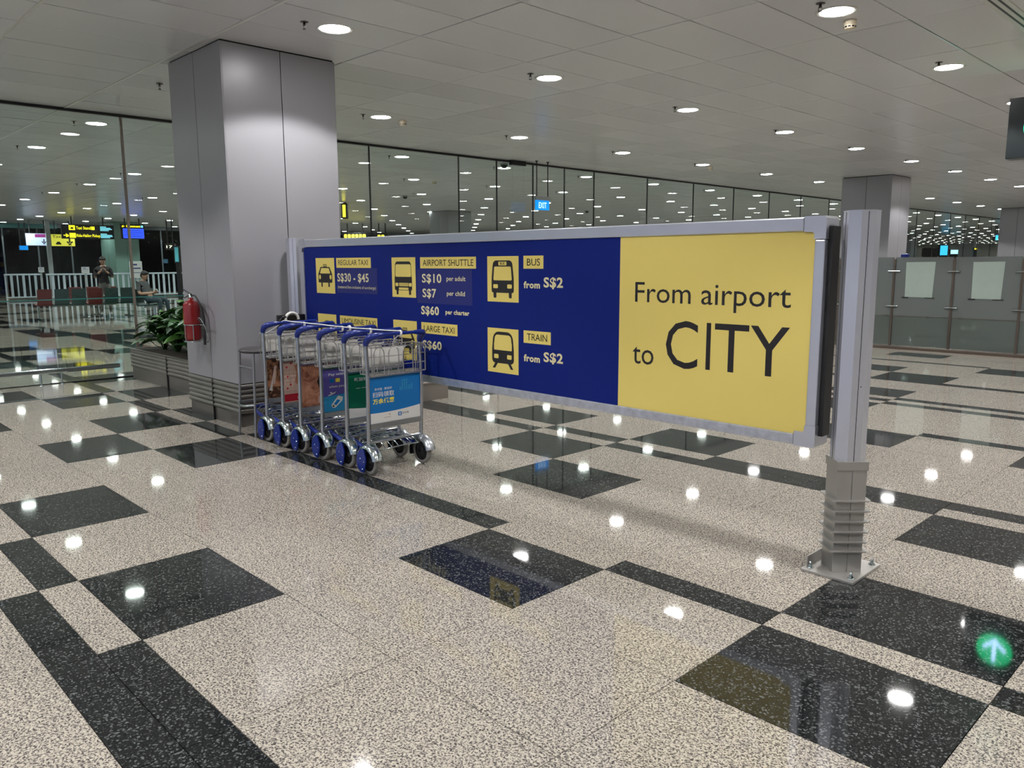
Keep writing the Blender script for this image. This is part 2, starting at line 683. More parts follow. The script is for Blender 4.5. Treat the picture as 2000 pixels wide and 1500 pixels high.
# ------------------------------------------------------------------ downlights
trim_me = MB().lathe([(.128, 0.0), (.132, -.004), (.150, -.006), (.158, -.004), (.160, 0.004)], seg=32).mesh('trim', TRIM)
lens_me = MB().lathe([(.0001, -.0085), (.07, -.0075), (.115, -.0055), (.129, -.002)], seg=32).mesh('lens', DISCM)
far_me = MB().lathe([(.0001, -.007), (.129, -.002)], seg=14, mi=1).lathe([(.129, -.002), (.158, -.003), (.160, .004)], seg=14).mesh('ceiling_light', [TRIM, DISCM])
lamp = bpy.data.lights.new('lamp', 'SPOT')
lamp.energy = LAMP_W
lamp.spot_size = R(124)
lamp.spot_blend = 0.22
lamp.shadow_soft_size = 0.07
lamp.color = (1.0, 0.978, 0.965)
LX = [-2.981 - 3.155 * k for k in range(-3, 14)]
LY = [3.866 + 2.668 * k for k in range(-4, 41)]
lights = []
for x in LX:
    for y in LY:
        v = Vector((x, y, CZ - H))
        z = v.dot(fw)
        s = -1
        if z > .3:
            px, py = 1000 + 1538 * v.dot(rt) / z, 750 - 1538 * v.dot(up) / z
            if -20 < px < 2020 and py > -25:
                s = 1 / z
        lights.append((s, x, y))
lights.sort(key=lambda q: -q[0])
ROWN = {0: 'on the row of lights nearest the blue and yellow sign'}
stuffL = MB()
nvis = 0
LBL = {(-6.136, 3.866): 'large round downlight beside the top of the front grey column', (-6.136, 6.534): 'round downlight above the middle of the blue sign, second from the column',
       (-2.981, 6.534): 'round downlight next to the cream smoke detector, top right', (-2.981, 9.202): 'round downlight above the hanging sign at upper right',
       (-9.291, 6.534): 'round downlight just right of the front column, beside a small detector', (-6.136, 9.202): 'round downlight third along from the front column',
       (-12.446, 3.866): 'round downlight just inside the glass wall, left of the front column'}
LN = [0]
for s, x, y in lights:
    if s > 0 and nvis < 290:
        nvis += 1
        near = 1 / s < 26
        key = (round(x, 3), round(y, 3))
        if near:
            lb = LBL.get(key)
            if not lb:
                ri = LX.index(x) - 4
                rn = {-1: 'of the row above the hanging sign', 0: 'of the row beside the front column', 1: 'of the row before the glass wall'}.get(LX.index(x) - 4, 'of row %s behind the glass wall' % (['one', 'two', 'three', 'four', 'five', 'six', 'seven', 'eight', 'nine', 'ten', 'eleven'][max(0, LX.index(x) - 6)]))
                od = ['first', 'second', 'third', 'fourth', 'fifth', 'sixth', 'seventh', 'eighth', 'ninth', 'tenth', 'eleventh', 'twelfth', 'thirteenth', 'fourteenth', 'fifteenth']
                LN[0] += 1
                lb = 'round ceiling downlight %s, %s from near end' % (rn, od[min(14, max(0, round((y - 3.866) / 2.668)))])
            t = thing('ceiling_light', lb or 'small round recessed downlight in the ceiling field between the columns', 'ceiling light', (x, y, CZ), group='round recessed ceiling downlights')
            link('trim', trim_me, t)
            link('lens', lens_me, t)
            l = link('lamp', lamp, t, loc=(0, 0, -.03))
        else:
            t = link('ceiling_light', far_me, loc=(x, y, CZ))
            tag(t, 'tiny far downlight deep in the hall ceiling', 'ceiling light', 'far ceiling downlights')
            if 1 / s < 48:
                link('lamp', lamp, t, loc=(0, 0, -.03))
    else:
        stuffL.lathe([(.0001, -.007), (.129, -.002)], (x, y, CZ), seg=10, mi=1)
        stuffL.lathe([(.129, -.002), (.158, -.003), (.160, .004)], (x, y, CZ), seg=10)
        if abs(x) < 24 and y < 30:
            link('lamp', lamp, None, loc=(x, y, CZ - .03))
so = stuffL.build('ceiling_lights_beyond', [TRIM, DISCM], kind='stuff')
tag(so, 'rows of round downlights outside the view and too far to count', 'ceiling light')

# ------------------------------------------------------------------ sprinklers, detectors, cameras
DK = mat('dark_bronze', (0.10, 0.09, 0.085), 0.35, 0.8)
mb = MB().lathe([(.0, -.001), (.034, -.003), (.036, 0)], seg=16).lathe([(.010, 0), (.010, -.022), (.014, -.024), (.014, -.03), (.006, -.032)], seg=10)
mb.tube([(-.012, 0, -.03), (-.015, 0, -.045), (-.004, 0, -.058)], .0022, 5).tube([(.012, 0, -.03), (.015, 0, -.045), (.004, 0, -.058)], .0022, 5)
mb.lathe([(0.0001, -.062), (.015, -.060), (.016, -.057), (0.0001, -.057)], seg=12)
spr_me = mb.mesh('sprinkler', DK)
first = True
spots = [(x, y) for s, x, y in lights if s > 1 / 24]
for x, y in spots:
    t = link('sprinkler', spr_me, loc=(x - .0, y - .29, CZ))
    near = (round(x, 2), round(y, 2))
    ri = LX.index(x) - 4
    rn = {-1: 'the row above the hanging sign', 0: 'the row beside the front column', 1: 'the row before the glass wall'}.get(ri, 'row %s behind the glass' % (['one', 'two', 'three', 'four', 'five', 'six', 'seven', 'eight', 'nine'][max(0, ri - 2)]))
    od = ['first', 'second', 'third', 'fourth', 'fifth', 'sixth', 'seventh', 'eighth', 'ninth', 'tenth', 'eleventh']
    lb = {(-6.14, 3.87): 'small pendent fire sprinkler left of the downlight by the front column top', (-2.98, 6.53): 'pendent fire sprinkler left of the top right downlight'}.get(near, 'small fire sprinkler by the %s downlight of %s' % (od[min(10, max(0, round((y - 3.866) / 2.668)))], rn))
    tag(t, lb, 'sprinkler', 'ceiling fire sprinklers')
t = link('sprinkler', spr_me, loc=(-9.25, 3.56, CZ))
tag(t, 'lone fire sprinkler left of the top of the front column', 'sprinkler')
DET = mat('detector_cream', (0.68, 0.60, 0.45), 0.45)


def detector(x, y, label):
    t = thing('smoke_detector', label, 'smoke detector', (x, y, CZ))
    MB().lathe([(.052, 0), (.052, -.028), (.046, -.034), (.0001, -.034)], seg=24).build('detector_base', DET, t)
    MB().lathe([(.047, -.034), (.045, -.058), (.036, -.066), (.0001, -.068)], seg=24).build('detector_head', DET, t)
    mb = MB()
    for k in range(10):
        a = k * 2 * PI / 10
        ca, sa = math.cos(a), math.sin(a)
        mb.add([(ca * .048 - sa * .010, sa * .048 + ca * .010, -.044), (ca * .048 + sa * .010, sa * .048 - ca * .010, -.044), (ca * .046 + sa * .010, sa * .046 - ca * .010, -.056), (ca * .046 - sa * .010, sa * .046 + ca * .010, -.056)], [(0, 1, 2, 3)])
    mb.build('vent_slots', BLACK, t)


detector(-3.01, 6.86, 'cream smoke detector right below the large top right downlight')
detector(-9.33, 6.93, 'cream smoke detector right of the downlight beside the front column')
detector(-9.40, 15.0, 'cream smoke detector above the middle of the sign, further back')
detector(-15.6, 12.5, 'cream smoke detector behind the glass wall above the far column')


def dome(x, y, label):
    t = thing('dome_camera', label, 'security camera', (x, y, CZ))
    MB().lathe([(.085, 0), (.085, -.02), (.075, -.03)], seg=24).build('camera_base', mat('grey_plastic', (.3, .3, .3), .4), t)
    MB().lathe([(.072, -.03), (.066, -.06), (.045, -.088), (.0001, -.1)], seg=24).build('camera_dome', BLACK, t)


dome(-11.9, 11.35, 'black dome camera on the ceiling beside the blue EXIT sign')
dome(-17.5, 8.9, 'black dome camera behind the glass, right of the front column')
dome(-19.5, 14.5, 'black dome camera far behind the glass right of the far column')
dome(-20.5, 24.0, 'black dome camera far behind the glass above the yellow sign panel')

# linear slot diffuser top right
t = thing('slot_diffuser', 'long ceiling air diffuser with two black slots at upper right', 'air vent', (-2.02, 0, CZ))
MB().box(-.075, .075, 4.0, 13.2, -.006, .0).build('diffuser_frame', TRIM, t)
for k in (-.035, .02):
    MB().box(k, k + .018, 4.02, 13.18, -.0075, -.005).build('slot', BLACK, t)

# ================================================================== COLUMNS


def wave_profile(top, n, h, d):
    pts = []
    for i in range(n):
        z0 = top - i * h
        for k in range(5):
            tt = k / 5.0
            pts.append((d * math.sin(PI * tt) ** 0.8, z0 - h * tt))
    pts.append((0, top - n * h))
    pts.append((0, 0.0))
    return pts


def corrugated(w, d, top, n, h, amp):
    """ribbed skirt around a w x d rectangle, centred, offset outward by the ribs"""
    mb = MB()
    prof = wave_profile(top, n, h, amp)
    rings = []
    for off, z in prof:
        a, b_ = w / 2 + off, d / 2 + off
        rings.append([(-a, -b_, z), (a, -b_, z), (a, b_, z), (-a, b_, z)])
    for i in range(len(rings) - 1):
        for s in range(4):
            q = [rings[i][s], rings[i][(s + 1) % 4], rings[i + 1][(s + 1) % 4], rings[i + 1][s]]
            mb.add(q, [(3, 2, 1, 0)])
    mb.add(rings[0], [(0, 1, 2, 3)])
    return mb


def column(cx, cy, label, detailed=True):
    t = thing('column', label, 'column', (cx, cy, 0), group='grey clad structural columns')
    w = 0.585
    MB().box(-w + .012, w - .012, -w + .012, w - .012, 0.0, CZ + .01).build('core', GAP, t)
    pmsh = []
    g_ = .004
    zb, zt = .415, CZ - .012
    for sx, sy in ((0, -1), (1, 0), (0, 1), (-1, 0)):
        for k in (0, 1):
            a0, a1 = (-w, -g_) if k == 0 else (g_, w)
            th = .012
            if sx == 0:
                mb = MB().bbox(a0, a1, sy * w - (th if sy > 0 else 0), sy * w + (0 if sy > 0 else th), zb, zt, .002)
            else:
                mb = MB().bbox(sx * w - (th if sx > 0 else 0), sx * w + (0 if sx > 0 else th), a0 + .0125 * (k == 0), a1 - .0125 * (k == 1), zb, zt, .002)
            mb.build('cladding_panel', CLAD, t)
    p = corrugated(2 * w - .012, 2 * w - .012, .408, 6, .047, .016)
    p.build('plinth', CLADM, t, 'brushed steel plinth with horizontal ribs')
    mb = MB()
    for sx, sy in ((0, -1), (1, 0), (0, 1), (-1, 0)):
        e = w + .0115
        if sx == 0:
            mb.box(-.004, .004, min(sy * e, sy * (e - .02)), max(sy * e, sy * (e - .02)), 0, .405)
        else:
            mb.box(min(sx * e, sx * (e - .02)), max(sx * e, sx * (e - .02)), -.004, .004, 0, .405)
    mb.build('plinth_joint', BLACK, t)
    return t


column(-7.675, 3.86, 'large grey clad column at left front holding the fire extinguisher')
column(-7.90, 20.0, 'grey clad column behind the frosted glass screen on the right')
column(-24.5, 20.4, 'grey column behind the glass wall above the blue sign panel')
column(-8.6, 36.0, 'dark grey column at the far right edge')
column(-24.2, 52, 'pale column in the far hall left of the blue lit panels')
column(-24.2, 68, 'pale column in the far hall between blue lit panels and screens')
column(-24.2, 84, 'pale column far away toward the right edge above the screen')
column(-24.2, 36, 'pale column far behind the glass wall, hidden low by the sign')

# ================================================================== GLASS WALL  (x = -11.5)
GX = -11.5
win = structure('window_1')
MUL = mat('mullion_bronze', (0.22, 0.19, 0.16), 0.4, 0.6)
MB().bbox(GX - .03, GX + .03, -7, 100, CZ - .035, CZ + .0, .004).build('top_channel', BLACK, win, 'black channel holding the glass to the ceiling')
MB().bbox(GX - .025, GX + .025, -7, 100, 0, .012, .003).build('bottom_channel', BLACK, win, 'black floor channel')
ys = [3.877 - 1.96 * k for k in range(5, 0, -1)] + [3.877, 5.84, 7.82, 9.79, 10.76, 11.77, 12.72, 13.69]
while ys[-1] < 98:
    ys.append(ys[-1] + 1.955)
for i in range(len(ys) - 1):
    y0, y1 = ys[i] + .004, ys[i + 1] - .004
    MB().box(GX - .006, GX + .006, y0, y1, .012, 1.088).build('pane', GLASS, win)
    MB().box(GX - .006, GX + .006, y0, y1, 1.096, CZ - .034).build('pane', GLASS, win)
for i, y in enumerate(ys):
    wd = .016 if abs(y - 3.877) < .1 else .009
    MB().bbox(GX - .014, GX + .014, y - wd, y + wd, .0, CZ - .03, .003).build('mullion', MUL if abs(y - 3.877) < .1 else BLACK, win)
MB().box(GX - .008, GX + .008, -7, 100, 1.086, 1.098).build('glass_joint', mat('teal_edge', (0.03, 0.16, 0.15), 0.2), win, 'thin teal joint between lower and upper panes')
# kick rail in front of the glass
t = thing('kick_rail', 'low polished metal kick rail standing in front of the glass wall', 'rail', (GX + .13, 0, 0))
MB().bbox(-.02, .02, -6, 3.58, .155, .215, .012).build('rail', CHROME, t)
for y in (-2.2, -.3, 1.2, 2.62, 2.86):
    MB().tube([(0, y, 0), (0, y, .156)], .011, 10).lathe([(.025, 0), (.025, .008), (.011, .012)], (0, y, 0), seg=14).build('rail_post', CHROME, t)

# door closer box near EXIT
t = MB().bbox(-.04, .04, -.20, .20, -.09, 0, .008).build('door_operator', BLACK, loc=(GX + .09, 11.25, CZ - .0))
tag(t, 'dark door operator box at the head of the glass wall', 'door hardware')

# blue EXIT sign
t = thing('exit_sign', 'lit blue EXIT sign hanging on two rods before the glass wall', 'sign', (-11.15, 11.68, 0))
EB = mat('exit_blue', (0.0, 0.27, 0.85), 0.4, emit=0.9)
EW = mat('exit_white', (0.55, 0.85, 1.0), 0.4, emit=1.1)
for y in (-.16, .16):
    MB().tube([(0, y, 2.83), (0, y, CZ)], .011, 8).lathe([(.03, CZ - .012), (.03, CZ)], (0, y, 0), seg=12).build('rod', BLACK, t)
MB().bbox(-.03, .03, -.2, .2, 2.765, 2.84, .006).build('sign_housing', mat('housing_grey', (.35, .37, .36), .4, .5), t)
MB().bbox(-.012, .012, -.195, .195, 2.575, 2.765, .003).build('sign_panel', EB, t)
me = text_mesh('EXIT', -.115, .115, 2.61, 2.725, EW, 0.02)
o = link('lettering', me, t, loc=(.0135, 0, 0))
o.rotation_euler = (0, 0, PI / 2)

# ================================================================== DIRECTION SIGN
sg = thing('direction_sign', 'long blue and yellow sign reading From airport to CITY between two aluminium posts', 'sign', (0, 0, 0))
YF = 3.79
X0, X1, Z0, Z1 = -6.755, -1.715, .615, 1.765
pw = .055
MB().bbox(X0 + .05, X1 - .05, YF + .012, YF + .10, Z0 + .03, Z1 - .03, .004).build('cabinet_body', ALUG, sg)


def rail_profile(x0, x1, z0, z1, name, m, lab=None):
    MB().bbox(x0, x1, YF - .012, YF + .125, z0, z1, .006).build(name, m, sg, lab)


rail_profile(X0 + .11, X1 - .115, Z1 - .072, Z1 - .004, 'frame_rail', ALU)
rail_profile(X0 + .11, X1 - .115, Z0 + .004, Z0 + .06, 'frame_rail', ALUS, 'scuffed lower frame rail')
rail_profile(X0 + .003, X0 + .075, Z0 + .11, Z1 - .115, 'frame_stile', ALU)
rail_profile(X1 - .055, X1 - .003, Z0 + .11, Z1 - .115, 'frame_stile', ALU)


def corner(xa, xb, za, zb):
    # L-shaped moulded corner with a chamfered outer edge
    sx = 1 if xb > xa else -1
    sz = 1 if zb > za else -1
    # xa,za = outer corner
    ch = .012
    w1, w2, L1 = .058, .076, .112
    pts = [(xa + sx * ch, za), (xa + sx * L1, za), (xa + sx * L1, za + sz * w2), (xa + sx * (w1 + .01), za + sz * w2), (xa + sx * w1, za + sz * (w2 + .01)), (xa + sx * w1, za + sz * L1), (xa, za + sz * L1), (xa, za + sz * ch)]
    if sx * sz < 0:
        pts.reverse()
    MB().prism(pts, (0, .141, 0), (0, YF - .014, 0)).build('frame_corner', ALU, sg)


corner(X0, X0 + 1, Z0, Z0 + 1)
corner(X0, X0 + 1, Z1, Z1 - 1)
corner(X1, X1 - 1, Z0, Z0 + 1)
corner(X1, X1 - 1, Z1, Z1 - 1)
MB().box(X1 - .012, X1 + .022, YF + .02, YF + .10, Z0 + .06, Z1 - .05).build('rubber_seal', BLACKR, sg, 'black rubber seal beside the post')
MB().box(X0 - .022, X0 + .012, YF + .02, YF + .10, Z0 + .06, Z1 - .05).build('rubber_seal', BLACKR, sg)
XD = -2.972
bp = MB().box(X0 + .07, XD, YF, YF + .012, Z0 + .055, Z1 - .065).build('blue_panel', BLUES, sg, 'blue panel with fares and vehicle pictograms')
yp = MB().box(XD, X1 - .05, YF - .0005, YF + .012, Z0 + .055, Z1 - .065).build('yellow_panel', YEL, sg, 'yellow panel with large black lettering')


def plate(x0, x1, z0, z1, m, name, y, par):
    MB().box(x0, x1, YF - y, YF - y + .0006, z0, z1).build(name, m, par)


def rr(x0, x1, z0, z1, r, top=None, n=5):
    """rounded rectangle polygon; top = inset of the upper edge (trapezoid)"""
    tp = top or 0
    pts = []
    for cx, cz, a0 in ((x1 - r - tp, z1 - r, 0), (x0 + r + tp, z1 - r, 90), (x0 + r, z0 + r, 180), (x1 - r, z0 + r, 270)):
        for k in range(n + 1):
            a = R(a0 + 90 * k / n)
            pts.append((cx + r * math.cos(a), cz + r * math.sin(a)))
    return pts


class Picto:
    def __init__(s):
        s.mb = MB()

    def poly(s, pts, mi, lvl):
        s.n = getattr(s, 'n', 0) + 1
        y = YF - .0016 - .0003 * lvl - .00001 * s.n
        s.mb.add([(a, y, b_) for a, b_ in pts], [list(range(len(pts)))[::-1]], mi)
        return s

    def rect(s, x0, x1, z0, z1, mi, lvl, r=0.004, top=0):
        return s.poly(rr(x0, x1, z0, z1, r, top), mi, lvl)

    def done(s, name):
        return s.mb.build(name, [INK, YEL], bp)


def taxi(cx, zb, big=1.0):
    """front view of a taxi, zb = underside of the wheels"""
    p = Picto()
    w = .118 * big
    p.rect(cx - .072 * big, cx - .048 * big, zb, zb + .06, 0, 0, .007)
    p.rect(cx + .048 * big, cx + .072 * big, zb, zb + .06, 0, 0, .007)
    p.rect(cx - w * .99, cx + w * .99, zb + .038, zb + .125, 0, 0, .012)
    p.rect(cx - w, cx + w, zb + .105, zb + .178, 0, 0, .01, .036)
    p.rect(cx - .085 * big, cx + .085 * big, zb + .120, zb + .168, 1, 1, .006, .018)
    for s in (-1, 1):
        p.poly([(cx + s * .090 * big + .017 * math.cos(a * PI / 8), zb + .088 + .021 * math.sin(a * PI / 8)) for a in range(16)], 1, 1)
    p.rect(cx - .03, cx + .03, zb + .178, zb + .202, 0, 0, .003)
    p.rect(cx - .024, cx + .024, zb + .183, zb + .197, 1, 1, .002)
    p.done('pictogram')
    text('TAXI', cx - .018, cx + .018, zb + .1855, zb + .1945, YF - .0024, INK, bp, 0.02)


def icon_plate(x0, z1):
    plate(x0, x0 + .314, z1 - .315, z1, YEL, 'pictogram_tile', .0012, bp)


# row one
icon_plate(-6.478, 1.593)
taxi(-6.322, 1.335)
icon_plate(-5.298, 1.590)
p = Picto()
cx = -5.143
p.rect(-5.240, -5.213, 1.296, 1.36, 0, 0, .006).rect(-5.074, -5.047, 1.296, 1.36, 0, 0, .006)
p.rect(-5.262, -5.032, 1.330, 1.44, 0, 0, .014).rect(-5.258, -5.036, 1.40, 1.558, 0, 0, .028, .006)
p.rect(-5.249, -5.042, 1.437, 1.536, 1, 1, .014, .004)
p.rect(-5.252, -5.214, 1.362, 1.389, 1, 1, .006).rect(-5.074, -5.036, 1.362, 1.389, 1, 1, .006)
p.rect(-5.204, -5.080, 1.363, 1.389, 1, 1, .004).rect(-5.207, -5.080, 1.334, 1.352, 1, 1, .004)
for k in range(3):
    p.rect(-5.200, -5.084, 1.3685 + k * .007, 1.3705 + k * .007, 0, 2, .0005)
p.done('pictogram')
icon_plate(-4.152, 1.590)
p = Picto()
p.rect(-4.089, -4.059, 1.302, 1.36, 0, 0, .009).rect(-3.934, -3.905, 1.302, 1.36, 0, 0, .009)
p.rect(-4.108, -3.884, 1.338, 1.44, 0, 0, .018).rect(-4.108, -3.884, 1.40, 1.561, 0, 0, .035, .012)
p.rect(-4.088, -3.904, 1.424, 1.519, 1, 1, .010, .008).rect(-4.037, -3.956, 1.527, 1.553, 1, 1, .005)
p.rect(-4.090, -4.043, 1.369, 1.397, 1, 1, .008).rect(-3.949, -3.903, 1.369, 1.397, 1, 1, .008)
p.done('pictogram')
text('BUS', -4.020, -3.974, 1.531, 1.549, YF - .0024, INK, bp, .02)
# row two
icon_plate(-6.478, 1.090)
taxi(-6.322, .83)
icon_plate(-5.298, 1.090)
taxi(-5.141, .83, 1.06)
icon_plate(-4.155, 1.090)
p = Picto()
p.poly([(-4.072, .850), (-4.044, .850), (-4.078, .806), (-4.104, .806)][::-1], 0, 0)
p.poly([(-3.950, .850), (-3.922, .850), (-3.892, .806), (-3.918, .806)][::-1], 0, 0)
p.rect(-4.108, -3.886, .843, .96, 0, 0, .03).rect(-4.108, -3.886, .88, 1.066, 0, 0, .06, .008)
p.rect(-4.087, -3.906, .936, 1.044, 1, 1, .03, .006)
p.poly(rr(-4.087, -3.906, .936, .99, .006), 1, 2)
p.rect(-4.087, -4.041, .876, .907, 1, 3, .008).rect(-3.954, -3.908, .876, .907, 1, 3, .008)
p.done('pictogram')
# label strips
for x0, x1, z0, z1, s, a, b_, c, d in (
        (-6.130, -5.594, 1.506, 1.592, 'REGULAR TAXI', -6.096, -5.637, 1.529, 1.574),
        (-4.923, -4.272, 1.504, 1.589, 'AIRPORT SHUTTLE', -4.889, -4.299, 1.523, 1.570),
        (-3.791, -3.606, 1.505, 1.591, 'BUS', -3.757, -3.636, 1.525, 1.572),
        (-6.103, -5.525, 1.003, 1.088, 'LIMOUSINE TAXI', -6.073, -5.550, 1.021, 1.067),
        (-4.925, -4.488, 1.003, 1.089, 'LARGE TAXI', -4.892, -4.522, 1.020, 1.066),
        (-3.791, -3.538, 1.005, 1.090, 'TRAIN', -3.758, -3.570, 1.025, 1.071)):
    plate(x0, x1, z0, z1, YEL, 'label_strip', .0012, bp)
    text(s, a, b_, c, d, YF - .0022, INK, bp)
plate(-6.130, -5.505, 1.288, 1.505, PATCH, 'price_sticker', .0010, bp)
plate(-4.967, -4.316, 1.237, 1.498, PATCH, 'price_sticker', .0010, bp)
for s, a, b_, c, d, bo in (('S$30 - $45', -6.120, -5.633, 1.375, 1.459, .018), ('(metered fare inclusive of surcharge)', -6.116, -5.531, 1.320, 1.353, 0.0),
                           ('S$10', -4.904, -4.666, 1.385, 1.463, .018), ('per adult', -4.605, -4.388, 1.402, 1.447, .01),
                           ('S$7', -4.900, -4.731, 1.272, 1.350, .018), ('per child', -4.604, -4.397, 1.292, 1.337, .01),
                           ('S$60', -4.922, -4.702, 1.139, 1.217, .03), ('per charter', -4.624, -4.351, 1.152, 1.197, .035),
                           ('S$60', -4.911, -4.677, .873, .950, .03),
                           ('from', -3.789, -3.636, 1.374, 1.421, .04), ('S$2', -3.603, -3.431, 1.373, 1.450, .03),
                           ('from', -3.789, -3.636, .878, .927, .04), ('S$2', -3.602, -3.428, .880, .956, .03)):
    text(s, a, b_, c, d, YF - .0018, CREAM, bp, bo)
# large lettering on yellow
text('From airport', -2.856, -1.882, 1.275, 1.43, YF - .0012, INK, yp)
text('to', -2.866, -2.714, .946, 1.049, YF - .0012, INK, yp)
for ch, a, b_ in (('C', -2.630, -2.417), ('I', -2.364, -2.336), ('T', -2.312, -2.106), ('Y', -2.098, -1.880)):
    text(ch, a, b_, .945 if ch == 'C' else .954, 1.217 if ch == 'C' else 1.214, YF - .0012, INK, yp, .0 if ch != 'I' else 0)


def sign_post(x, y, label):
    """post on a bolted plate: square sleeve with stacked fins, octagonal extrusion above; turned 45 degrees to the tiles"""
    t = thing('sign_post', label, 'post', (x, y, 0), 0, 'aluminium posts of the long sign')
    # plate is square to the tiles
    MB().bbox(-.135, .13, -.16, .18, 0, .014, .003).build('base_plate', ALUG, t)
    MB().bbox(-.135, -.127, -.10, .18, .012, .062, .002).build('plate_upstand', ALUG, t)
    for a, b_ in ((-.105, -.115), (.10, -.115), (.10, .14), (-.095, .14)):
        mb = MB().lathe([(.017, .014), (.017, .017), (.011, .017)], (a, b_, 0), seg=16)
        mb.lathe([(.011, .017), (.011, .028), (.0001, .028)], (a, b_, 0), seg=6, smooth=False)
        mb.lathe([(.006, .028), (.006, .044), (.0001, .045)], (a, b_, 0), seg=10)
        mb.build('bolt', CHROME, t)

    def rot(mb):
        c, s = math.cos(PI / 4), math.sin(PI / 4)
        mb.v = [(v[0] * c - v[1] * s, v[0] * s + v[1] * c, v[2]) for v in mb.v]
        return mb
    w = .0715
    mb = MB()
    mb.bbox(-w, -.0025, -w, w, .014, .575, .002)
    mb.bbox(.0025, w, -w, w, .014, .575, .002)
    mb.bbox(-w + .004, w - .004, -w + .004, w - .004, .014, .573, .001)
    rot(mb).build('sleeve', ALUG, t)
    e = w + .005
    rot(MB().bbox(-e, e, -e, e, .535, .58, .002)).build('sleeve_collar', ALUG, t)
    for z in (.122, .170, .222, .275, .328, .381):
        f = w + .022
        rot(MB().prism([(-f + .012, -f), (f - .012, -f), (f, -f + .012), (f, f - .012), (f - .012, f), (-f + .012, f), (-f, f - .012), (-f, -f + .012)], (0, 0, .006), (0, 0, z), (1, 0, 0), (0, 1, 0))).build('fin', ALUG, t)
    # octagon
    a, c = .075, .0435
    oct_ = [(-a + c, -a), (a - c, -a), (a, -a + c), (a, a - c), (a - c, a), (-a + c, a), (-a, a - c), (-a, -a + c)]
    rot(MB().prism(oct_, (0, 0, 1.218), (0, 0, .56), (1, 0, 0), (0, 1, 0))).build('upper_post', ALU, t)
    mb = MB()
    for s in (-1, 1):
        mb.box(-.0012, .0012, s * (a + .0006) - .0005, s * (a + .0006) + .0005, .58, 1.775)
        mb.box(s * (a + .0006) - .0005, s * (a + .0006) + .0005, -.0012, .0012, .58, 1.775)
    rot(mb).build('seam', BLACK, t)
    rot(MB().prism([(q[0] * 1.015, q[1] * 1.015) for q in oct_], (0, 0, .006), (0, 0, 1.777), (1, 0, 0), (0, 1, 0))).build('post_cap', ALU, t)
    for z in (.95,):
        rot(MB().disc((.012, -a - .0012, z), .003, 'y', 10)).build('screw', BLACK, t)
    return t


sign_post(-1.575, 3.845, 'near aluminium sign post with stacked fins and bolted plate at right')
sign_post(-6.945, 3.845, 'far aluminium sign post beside the grey column behind the trolleys')

# ================================================================== LUGGAGE TROLLEYS
ADBLUE = mat('advert_blue', (0.0, 0.14, 0.42), 0.3)
ADGREEN = mat('advert_green', (0.005, 0.13, 0.06), 0.3)
ADPURP = mat('advert_purple', (0.10, 0.08, 0.32), 0.3)
ADCREAM = mat('advert_cream', (0.55, 0.42, 0.36), 0.35)
ADRED = mat('advert_red', (0.42, 0.01, 0.03), 0.35)
ADWHITE = mat('advert_white', (0.62, 0.62, 0.60), 0.35)
ADYEL = mat('advert_yellow', (0.80, 0.65, 0.05), 0.4)
ADSKY = mat('advert_sky', (0.02, 0.22, 0.45), 0.35)
ADBROWN = None


def photo_mat(name, cols, scale):
    m, nt, b_ = new_mat(name)
    N, L = nt.nodes, nt.links
    tc = N.new('ShaderNodeTexCoord')
    n1 = N.new('ShaderNodeTexNoise')
    n1.inputs['Scale'].default_value = scale
    n1.inputs['Detail'].default_value = 4
    n1.inputs['Distortion'].default_value = 1.5
    L.new(tc.outputs['Object'], n1.inputs['Vector'])
    r = ramp(N, cols)
    L.new(n1.outputs[0], r.inputs[0])
    L.new(r.outputs[0], b_.inputs['Base Color'])
    b_.inputs['Roughness'].default_value = .35
    return m


ADPHOTO = photo_mat('advert_photo_warm', [(.3, (.05, .012, .008)), (.45, (.32, .13, .07)), (.6, (.5, .25, .15)), (.75, (.2, .05, .03))], 9)
ADDARK = photo_mat('advert_photo_dark', [(.3, (.01, .008, .008)), (.48, (.06, .025, .015)), (.58, (.35, .17, .09)), (.7, (.02, .015, .02)), (.8, (.5, .45, .42))], 14)

HW = .243   # half width between the two uprights (y)


def bez(pts, n=8):
    """Catmull-Rom through points"""
    P = [Vector(p) for p in pts]
    out = []
    for i in range(len(P) - 1):
        p0 = P[i - 1] if i else P[i] * 2 - P[i + 1]
        p1, p2 = P[i], P[i + 1]
        p3 = P[i + 2] if i + 2 < len(P) else P[i + 1] * 2 - P[i]
        for k in range(n):
            t = k / n
            out.append(0.5 * ((2 * p1) + (-p0 + p2) * t + (2 * p0 - 5 * p1 + 4 * p2 - p3) * t * t + (-p0 + 3 * p1 - 3 * p2 + p3) * t ** 3))
    out.append(P[-1])
    return out


